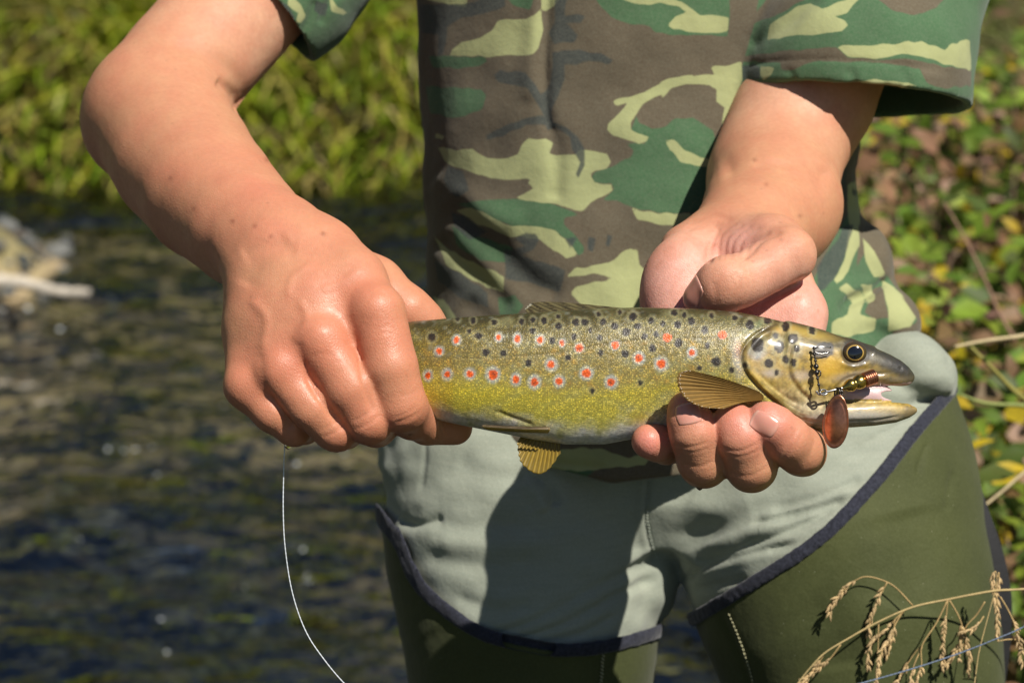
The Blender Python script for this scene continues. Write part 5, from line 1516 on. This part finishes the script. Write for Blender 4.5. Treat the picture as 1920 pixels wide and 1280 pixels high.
# fins: ribbed, slightly translucent membranes
def fin_mat():
    m, nt, b, o = mat('fin_membrane')
    base = attr(nt, 'Col')
    co = objco(nt)
    c = mixcol(nt, maprange(nt, noise(nt, co, 500, 3), 0.35, 0.7, 0, 0.3), base, (0.12, 0.08, 0.02))
    link(nt, c, b.inputs['Base Color'])
    b.inputs['Roughness'].default_value = 0.35; b.inputs['Coat Weight'].default_value = 0.5; b.inputs['Coat Roughness'].default_value = 0.15
    tr = node(nt, 'ShaderNodeBsdfTranslucent'); link(nt, c, tr.inputs['Color'])
    ms = node(nt, 'ShaderNodeMixShader'); ms.inputs[0].default_value = 0.28
    link(nt, b.outputs[0], ms.inputs[1]); link(nt, tr.outputs[0], ms.inputs[2]); link(nt, ms.outputs[0], o.inputs['Surface'])
    return m
M_FIN = fin_mat()
def fin(name, rootpts, tippts, rays, ribh, th, colr_fn, bow=0.0, m=26, wave=0.0):
    """rootpts and tippts: lists of (px, py, d); a fan of rays between them"""
    n = rays * 6 + 1
    rp = catmull(rootpts, 10); tp = catmull(tippts, 10)
    A = np.stack([np.interp(np.linspace(0, 1, n), np.linspace(0, 1, len(rp)), rp[:, i]) for i in range(3)], 1)
    B = np.stack([np.interp(np.linspace(0, 1, n), np.linspace(0, 1, len(tp)), tp[:, i]) for i in range(3)], 1)
    t = np.linspace(0, 1, m)
    G = A[:, None] * (1 - t)[None, :, None] + B[:, None] * t[None, :, None]
    uu = np.linspace(0, 1, n)
    ph = uu * rays * 2 * math.pi
    G[..., 2] += ribh * np.cos(ph)[:, None] * np.sin(np.pi * np.clip(t * 0.75 + 0.12, 0, 1))[None] + wave * np.sin(uu * 5 + 0.6)[:, None] * t[None] ** 1.5
    G[..., 1] -= bow * np.sin(np.pi * t)[None]
    # ragged trailing edge
    G[..., 0] += (t[None] ** 6) * (np.cos(ph) * 1.2)[:, None]
    Pn = np.array([[C(*q) for q in row] for row in G])
    fr, bk = Pn.copy(), Pn.copy(); bk[..., 2] -= th
    idx = lambda i, j, s=0: s * n * m + i * m + j
    Fc = []
    for i in range(n - 1):
        for j in range(m - 1):
            Fc.append([idx(i, j), idx(i + 1, j), idx(i + 1, j + 1), idx(i, j + 1)]); Fc.append([idx(i, j, 1), idx(i, j + 1, 1), idx(i + 1, j + 1, 1), idx(i + 1, j, 1)])
    for i in range(n - 1):
        Fc.append([idx(i, m - 1), idx(i + 1, m - 1), idx(i + 1, m - 1, 1), idx(i, m - 1, 1)]); Fc.append([idx(i, 0), idx(i, 0, 1), idx(i + 1, 0, 1), idx(i + 1, 0)])
    for j in range(m - 1):
        Fc.append([idx(0, j), idx(0, j + 1), idx(0, j + 1, 1), idx(0, j, 1)]); Fc.append([idx(n - 1, j), idx(n - 1, j, 1), idx(n - 1, j + 1, 1), idx(n - 1, j + 1)])
    rib = 0.5 + 0.5 * np.cos(ph)
    cc = np.array([[colr_fn(uu[i], t[j], rib[i]) for j in range(m)] for i in range(n)]).reshape(-1, 3)
    Vv = np.vstack([fr.reshape(-1, 3), bk.reshape(-1, 3)])
    return obj(name, toworld(Vv), Fc, M_FIN, trout, {'Col': np.vstack([cc, cc])})
amber = lambda u, t, r: np.array([0.46, 0.27, 0.070]) * (0.62 + 0.38 * (1 - r)) * (1.12 - 0.3 * t) * (0.75 + 0.25 * u)
fin('pectoral_fin', [(1424, 734, 58), (1431, 741, 60), (1432, 750, 56)], [(1292, 694, 118), (1274, 699, 126), (1270, 714, 132), (1275, 733, 136), (1290, 751, 146), (1318, 763, 146), (1356, 766, 142)], 13, 2.6, 2.0, amber, bow=4, wave=5)
gold_ = lambda u, t, r: np.array([0.46, 0.31, 0.045]) * (0.5 + 0.5 * (1 - r)) * (1.1 - 0.25 * t)
pale = lambda u, t, r: (np.array([0.62, 0.42, 0.06]) if u > 0.4 else np.array([0.72, 0.54, 0.30])) * (0.65 + 0.35 * (1 - r))
fin('pelvic_fin', [(1030, 800, 52), (1031, 806, 48), (1028, 812, 40)], [(905, 796, 66), (904, 800, 64), (915, 806, 56)], 5, 1.8, 2.0, pale, bow=-1)
fin('pelvic_fin', [(990, 802, -2), (1018, 808, -2), (1052, 814, -2)], [(970, 826, 4), (972, 848, 8), (978, 868, 12), (996, 884, 14), (1014, 888, 14), (1032, 876, 12), (1050, 850, 8)], 12, 2.0, 2.0, gold_, wave=6)
def dors(u, t, r):
    c = np.array([0.16, 0.135, 0.06]) * (0.5 + 0.6 * (1 - r))
    if math.sin(u * 40 + t * 16) * math.sin(t * 22) > 0.35: c = np.array([0.03, 0.024, 0.015])
    return np.array([0.42, 0.40, 0.30]) if (t > 0.9 and u < 0.25) else c
fin('dorsal_fin', [(992, 591, -4), (1050, 588, -3), (1110, 584, -2), (1170, 580, -2)], [(983, 580, -24), (1002, 567, -30), (1060, 567, -28), (1165, 577, -8)], 11, 1.6, 2.0, dors)
tailc = lambda u, t, r: np.array([0.16, 0.12, 0.04]) * (0.6 + 0.4 * (1 - r))
fin('tail_fin', [(560, 660, -182), (556, 684, -184), (560, 708, -182)], [(500, 622, -270), (520, 684, -250), (502, 740, -270)], 12, 1.6, 2.0, tailc)

# ================================================================ SPINNER LURE
M_COPPER = simple('worn_copper', (0.50, 0.21, 0.12), 0.34, 1.0, var=0.35, vscale=260, bscale=700, bdist=0.00015)
M_BRASS = simple('worn_brass', (0.44, 0.31, 0.08), 0.26, 1.0, var=0.25, vscale=300, bscale=500, bdist=0.0001)
M_WIRE = simple('steel_wire', (0.35, 0.34, 0.32), 0.25, 1.0, var=0.15)
M_DARKMETAL = simple('dark_metal', (0.07, 0.065, 0.06), 0.3, 0.9, var=0.2)
LURE_D = 66
lure = root('spinner_lure', P(1567, 838, LURE_D), 'copper spinner lure with brass body hanging from the open mouth of the trout', 'fishing lure')
a, b = C(1579, 728, LURE_D), C(1643, 704, LURE_D - 22)
mb = MB()
prof = [(0, 3.0), (0.03, 4.5), (0.09, 6.0), (0.13, 9.0), (0.20, 11.5), (0.27, 12.4), (0.33, 11.2), (0.355, 9.6), (0.38, 11.0), (0.45, 13.2), (0.53, 13.8), (0.60, 12.8), (0.625, 10.8), (0.64, 10.8)]
A_, B_ = toworld(a), toworld(b)
mb.lathe(A_, B_, [(t, r * UNIT) for t, r in prof], 28)
mb.build('brass_body', M_BRASS, lure)
mb = MB()
prof = [(0.63, 10.0)]
for i in range(6):
    t0 = 0.64 + i * 0.055
    prof += [(t0, 12.2), (t0 + 0.014, 14.0), (t0 + 0.034, 14.0), (t0 + 0.05, 12.2)]
prof += [(0.985, 10.5), (1.0, 7.5)]
mb.lathe(A_, B_, [(t, r * UNIT) for t, r in prof], 28)
mb.build('copper_coil', M_COPPER, lure)
mb = MB()
pth = np.array([P(*q) for q in catmull([(1530, 733, 72), (1536, 739, 72), (1545, 736, 72), (1556, 733, 71), (1568, 730, 69), (1582, 727, LURE_D)], 6)])
mb.tube(pth, 2.3 * UNIT, 8)
ring = [toworld(C(1544, 735, 74) + np.array([6.5 * math.cos(t), 4.8 * math.sin(t), 2.5 * math.sin(t)])) for t in np.linspace(0, 2 * math.pi, 21)]
mb.tube(ring, 1.7 * UNIT, 8)
mb.build('wire_shaft', M_WIRE, lure)
mb = MB()
for t0 in (0, 1):
    loop = [toworld(C(1570 + 5 * math.cos(t) + t0 * 4, 738 + 11 * math.sin(t), 72 + 6 * math.cos(t) - t0 * 3)) for t in np.linspace(0, 2 * math.pi, 25)]
    mb.tube(loop, 1.8 * UNIT, 8)
mb.build('clevis', M_DARKMETAL, lure)
# blade: a shallow dished oval
bl_c = C(1567, 790, 82); ax1 = np.array([-0.085, 1.0, -0.10]); ax1 /= np.linalg.norm(ax1)
ax2 = np.array([1.0, 0.085, 0.42]); ax2 -= ax1 * (ax1 @ ax2); ax2 /= np.linalg.norm(ax2)
ax3 = np.cross(ax1, ax2); ax3 = ax3 if ax3[2] > 0 else -ax3
Vb, Fb = [], []
nr, ns = 12, 48
for side in (0, 1):
    for i in range(nr + 1):
        r = i / nr
        for j in range(ns):
            t = 2 * math.pi * j / ns
            y = math.sin(t) * r; x = math.cos(t) * r * (1 - 0.16 * (1 - math.sin(t)) * 0.5 * (1 if y < 0 else 0.6))
            # raised rim, dished middle
            h = 7.0 * r * r - 2.6 * sm(0.86, 1.0, np.array(r)) + (0.9 if 0.78 < r < 0.90 else 0.0)
            Vb.append(bl_c + ax1 * y * 50 + ax2 * x * 26 + ax3 * (-float(h) + 4 - side * 1.8))
for side in (0, 1):
    o_ = side * (nr + 1) * ns
    for i in range(nr):
        for j in range(ns):
            k = (j + 1) % ns
            q = [o_ + i * ns + j, o_ + i * ns + k, o_ + (i + 1) * ns + k, o_ + (i + 1) * ns + j]
            Fb.append(q if side == 0 else q[::-1])
for j in range(ns):
    k = (j + 1) % ns
    Fb.append([nr * ns + j, nr * ns + k, (nr + 1) * ns + nr * ns + k, (nr + 1) * ns + nr * ns + j])
obj('blade', toworld(np.array(Vb)), Fb, M_COPPER, lure)
# bead-chain swivel lying on the cheek
mb = MB()
chain_pts = [(1526, 652, 62), (1527, 664, 64), (1529, 676, 66), (1530, 687, 68), (1531, 698, 70), (1533, 709, 72), (1535, 721, 73), (1537, 732, 73)]
for i, q in enumerate(chain_pts):
    c0 = toworld(C(*q)); r = (5.4 if i in (3, 4) else 3.0) * UNIT
    mb.lathe(c0 - UPV * r, c0 + UPV * r, [(0, r * 0.12), (0.12, r * 0.62), (0.3, r * 0.92), (0.5, r), (0.7, r * 0.92), (0.88, r * 0.62), (1, r * 0.12)], 12)
mb.tube([P(*q) for q in catmull(chain_pts, 4)], 1.5 * UNIT, 6)
loop = [toworld(C(1534 + 5 * math.cos(t), 700 + 6 * math.sin(t), 71 + 3 * math.cos(t))) for t in np.linspace(0, 2 * math.pi, 19)]
mb.tube(loop, 1.3 * UNIT, 6)
mb.build('swivel', M_DARKMETAL, lure)
mb = MB()
mb.tube([P(*q) for q in catmull([(1527, 654, 63), (1533, 651, 64), (1545, 650, 62), (1558, 651, 58)], 5)], 1.6 * UNIT, 6)
mb.tube([P(*q) for q in catmull([(1527, 660, 63), (1540, 663, 62), (1556, 660, 58)], 5)], 1.0 * UNIT, 6)
mb.build('leader_wire', M_WIRE, lure)
mb = MB()
mb.tube([P(*q) for q in catmull([(1641, 705, 42), (1650, 714, 26), (1648, 728, 8), (1630, 736, 0), (1620, 728, 2)], 6)], 1.8 * UNIT, 7)
mb.build('hook', M_WIRE, lure)

# ================================================================ LINES AND DROPS
M_LINE = simple('nylon_line', (0.62, 0.66, 0.68), 0.15, 0.0, var=0.1)
def wet_line(name, pts, r, lab, beads=True, material=None):
    q = np.array([P(*p) for p in catmull(pts, 14)])
    seg = np.r_[0, np.cumsum(np.linalg.norm(np.diff(q, axis=0), axis=1))]
    n = int(seg[-1] / (2.2 * UNIT))
    t = np.linspace(0, seg[-1], n)
    pp = np.stack([np.interp(t, seg, q[:, i]) for i in range(3)], 1)
    rr = r * UNIT * (1 + (0.45 * (np.sin(np.arange(n) * 2 * math.pi / 4.0) > 0.2) if beads else 0))
    mb = MB(); mb.tube(pp, rr, 6)
    o_ = mb.build(name, material or M_LINE)
    return tag(o_, lab, 'fishing line')
wet_line('fishing_line', [(534, 832, 10), (532, 880, 10), (531, 960, 8), (535, 1030, 4), (548, 1110, 0), (572, 1180, -4), (605, 1232, -8), (650, 1285, -14), (720, 1350, -20)], 1.0, 'thin wet fishing line trailing down from the clenched hand over the stream')
wet_line('fishing_line', [(2000, 1128, -420), (1920, 1174, -430), (1860, 1200, -440), (1790, 1227, -450), (1700, 1256, -460), (1600, 1284, -470), (1500, 1310, -480)], 1.5, 'bluish fishing line crossing the dry grass stalks beside the buckled wader', True, simple('blue_line', (0.16, 0.20, 0.27), 0.25, 0.0, var=0.15))
def water_mat():
    m, nt, b, o = mat('water_drop')
    b.inputs['Base Color'].default_value = (1, 1, 1, 1); b.inputs['Roughness'].default_value = 0.02
    b.inputs['IOR'].default_value = 1.33; b.inputs['Transmission Weight'].default_value = 1.0
    return m
M_DROP = water_mat()
def drop(p, r, lab, stretch=1.3):
    c = toworld(C(*p)); R_ = r * UNIT
    mb = MB()
    mb.lathe(c + UPV * R_ * 0.9, c - UPV * R_ * stretch, [(0, R_ * 0.2), (0.12, R_ * 0.62), (0.35, R_ * 0.93), (0.55, R_), (0.75, R_ * 0.85), (0.92, R_ * 0.45), (1, R_ * 0.06)], 16)
    tag(mb.build('water_drop', M_DROP), lab, 'water drop')
drop((768, 806, 44), 11, 'water drop hanging under the bent index finger of the clenched hand', 0.9)
drop((540, 833, 12), 7, 'water drop under the little finger of the clenched hand where the line leaves')
drop((1312, 910, 24), 7, 'water drop under the ring finger below the trout')
# ================================================================ DRY GRASS IN FRONT OF THE WADER
ZG = lambda x, y: (1480 + x / 4.3636, 1040 + y / 4.3636)
M_STRAW = simple('dry_straw', (0.95, 0.95, 0.95), 0.75, var=0.25, vscale=220, bscale=600, bdist=0.0002, usecol=True)
GD = -545
def gpath(pts, d0=GD, d1=GD):
    n = len(pts)
    return np.array([P(*ZG(x, y), d0 + (d1 - d0) * i / max(1, n - 1)) for i, (x, y) in enumerate(pts)])
def seeds(mb, path, t0, t1, step, L, wd, spread=0.55):
    seg = np.r_[0, np.cumsum(np.linalg.norm(np.diff(path, axis=0), axis=1))]
    t = seg[-1] * t0; side = 1
    while t < seg[-1] * t1:
        p = np.array([np.interp(t, seg, path[:, i]) for i in range(3)]); q = np.array([np.interp(min(t + seg[-1] * 0.05, seg[-1]), seg, path[:, i]) for i in range(3)]) 
        dv = q - p
        if np.linalg.norm(dv) < 1e-9: dv = path[-1] - path[-2]
        dv = dv / np.linalg.norm(dv)
        sd = unit(np.cross(dv, -FWD)) * side * random.uniform(0.1, spread) + unit(RNG.normal(size=3)) * 0.2
        dd = unit(dv + sd)
        ll = L * random.uniform(0.7, 1.25)
        col = np.array([0.55, 0.385, 0.185]) * random.uniform(0.7, 1.25)
        p0 = p + RNG.normal(0, 0.0003, 3)
        mb.lathe(p0, p0 + dd * ll, [(0, wd * 0.25), (0.2, wd * 0.8), (0.42, wd), (0.7, wd * 0.7), (0.9, wd * 0.3), (1, wd * 0.06)], 6, col)
        t += step * random.uniform(0.7, 1.3); side = -side
def stalk(base, lab, stem, branches, thick):
    r_ = root('dry_grass_stalk', base, lab, 'grass', 'dry grass stalks in front of the wader')
    mb = MB()
    s_ = catmull(stem, 8)
    mb.tube(s_, np.linspace(thick, thick * 0.45, len(s_)) , 7, (0.50, 0.37, 0.16))
    mb.build('stem', M_STRAW, r_)
    for pts, t0 in branches:
        path = catmull(gpath(pts, GD + random.uniform(-8, 8), GD + random.uniform(-25, 20)), 6)
        mb = MB(); mb.tube(path, np.linspace(1.9, 1.0, len(path)) * UNIT, 5, (0.44, 0.30, 0.12))
        b_ = mb.build('branch', M_STRAW, r_)
        if t0 < 1:
            mb = MB(); seeds(mb, path, t0, 0.99, 4.6 * UNIT, 16 * UNIT, 2.9 * UNIT)
            mb.build('seed_head', M_STRAW, b_)
MAIN = [(2500, 230), (1920, 278), (1700, 290), (1500, 322), (1300, 362), (1010, 425), (720, 550), (450, 700), (290, 800), (180, 910), (60, 1060), (-60, 1230)]
st_ = np.vstack([[P(2080, 1330, -540)], [P(2095, 1200, -540)], gpath(MAIN)])
gz = np.array([P(2080, 1330, -540)[0], P(2080, 1330, -540)[1], 0.05])
stalk(gz, 'arching dry grass stalk with drooping straw coloured seed heads', np.vstack([[gz], st_]), [
    ([(1010, 412), (870, 265), (760, 205), (640, 176), (560, 196), (470, 260), (390, 350), (345, 420), (330, 490)], 0.60),
    ([(800, 225), (740, 330), (690, 450), (655, 560), (648, 655)], 0.10),
    ([(960, 440), (880, 510), (800, 600), (700, 680), (645, 780), (640, 860), (655, 925)], 0.25),
    ([(930, 460), (870, 560), (820, 680), (770, 760), (740, 850), (725, 960), (705, 1060)], 0.25),
    ([(730, 545), (728, 680), (724, 840)], 1.0),
    ([(860, 530), (850, 640), (820, 740), (785, 830)], 0.2),
    ([(1295, 370), (1285, 480), (1268, 600), (1252, 780), (1256, 940)], 0.22),
    ([(1310, 370), (1380, 490), (1415, 600), (1395, 720), (1350, 800), (1285, 915)], 0.38),
    ([(1410, 590), (1405, 700), (1385, 850)], 0.1),
    ([(1290, 378), (1200, 560), (1085, 740), (1080, 900), (1035, 1047), (1010, 1120)], 0.72),
    ([(1085, 740), (1020, 810), (930, 950), (870, 1060)], 0.45),
    ([(1085, 750), (1020, 900), (985, 1050)], 0.6),
    ([(1600, 380), (1530, 490), (1440, 600), (1462, 740), (1472, 880), (1465, 985)], 0.5),
    ([(1590, 500), (1540, 570), (1450, 620)], 0.3),
    ([(420, 730), (330, 850), (210, 950), (70, 1060)], 0.3),
    ([(290, 800), (230, 900), (160, 980), (110, 1080)], 0.2)], 3.1 * UNIT)
gz2 = P(1822, 1420, -520)
stalk(gz2, 'short upright dry grass stalk crossing behind the arching one beside the strap', [gz2, *gpath([(1480, 1300), (1515, 1050), (1550, 800), (1610, 560), (1680, 300), (1700, 200), (1690, 130)])], [
    ([(1690, 130), (1665, 180), (1672, 260), (1690, 310)], 0.0), ([(1712, 140), (1715, 220), (1695, 300)], 0.1),
    ([(1690, 300), (1702, 420), (1704, 540), (1695, 650)], 0.1), ([(1725, 340), (1790, 450), (1840, 560), (1880, 700), (1905, 890)], 0.35), ([(1850, 690), (1780, 690), (1700, 705)], 1.0)], 1.7 * UNIT)
# long stalks leaning over the near bank
def long_stalk(pts, r, col, lab):
    mb = MB(); q = catmull([P(*p) for p in pts], 8)
    mb.tube(q, np.linspace(r, r * 0.5, len(q)) * UNIT, 6, col)
    tag(mb.build('bank_stalk', M_STRAW), lab, 'grass', 'single stalks on the near bank')
long_stalk([(2080, 640, -2300), (1960, 626, -2100), (1900, 632, -2050), (1840, 640, -2000), (1790, 650, -1950)], 8, (0.55, 0.44, 0.24), 'thick straw stalk pointing at the hip of the sweatpants')
long_stalk([(1905, 640, -3600), (1875, 590, -3600), (1840, 510, -3600), (1805, 440, -3600), (1770, 380, -3600)], 7, (0.32, 0.18, 0.12), 'rust coloured straight stem rising among the brambles')
long_stalk([(2010, 850, -2000), (1930, 880, -1950), (1880, 920, -1930), (1840, 952, -1900)], 7, (0.50, 0.40, 0.22), 'curved straw blade above the wader buckle')
long_stalk([(1990, 790, -2200), (1910, 740, -2150), (1860, 690, -2100), (1820, 650, -2100)], 9, (0.30, 0.27, 0.06), 'olive grass blade slanting beside the hip of the sweatpants')
long_stalk([(2000, 770, -2100), (1920, 760, -2100), (1850, 756, -2080), (1800, 740, -2050)], 8, (0.26, 0.30, 0.08), 'green grass blade lying level beside the wader top')
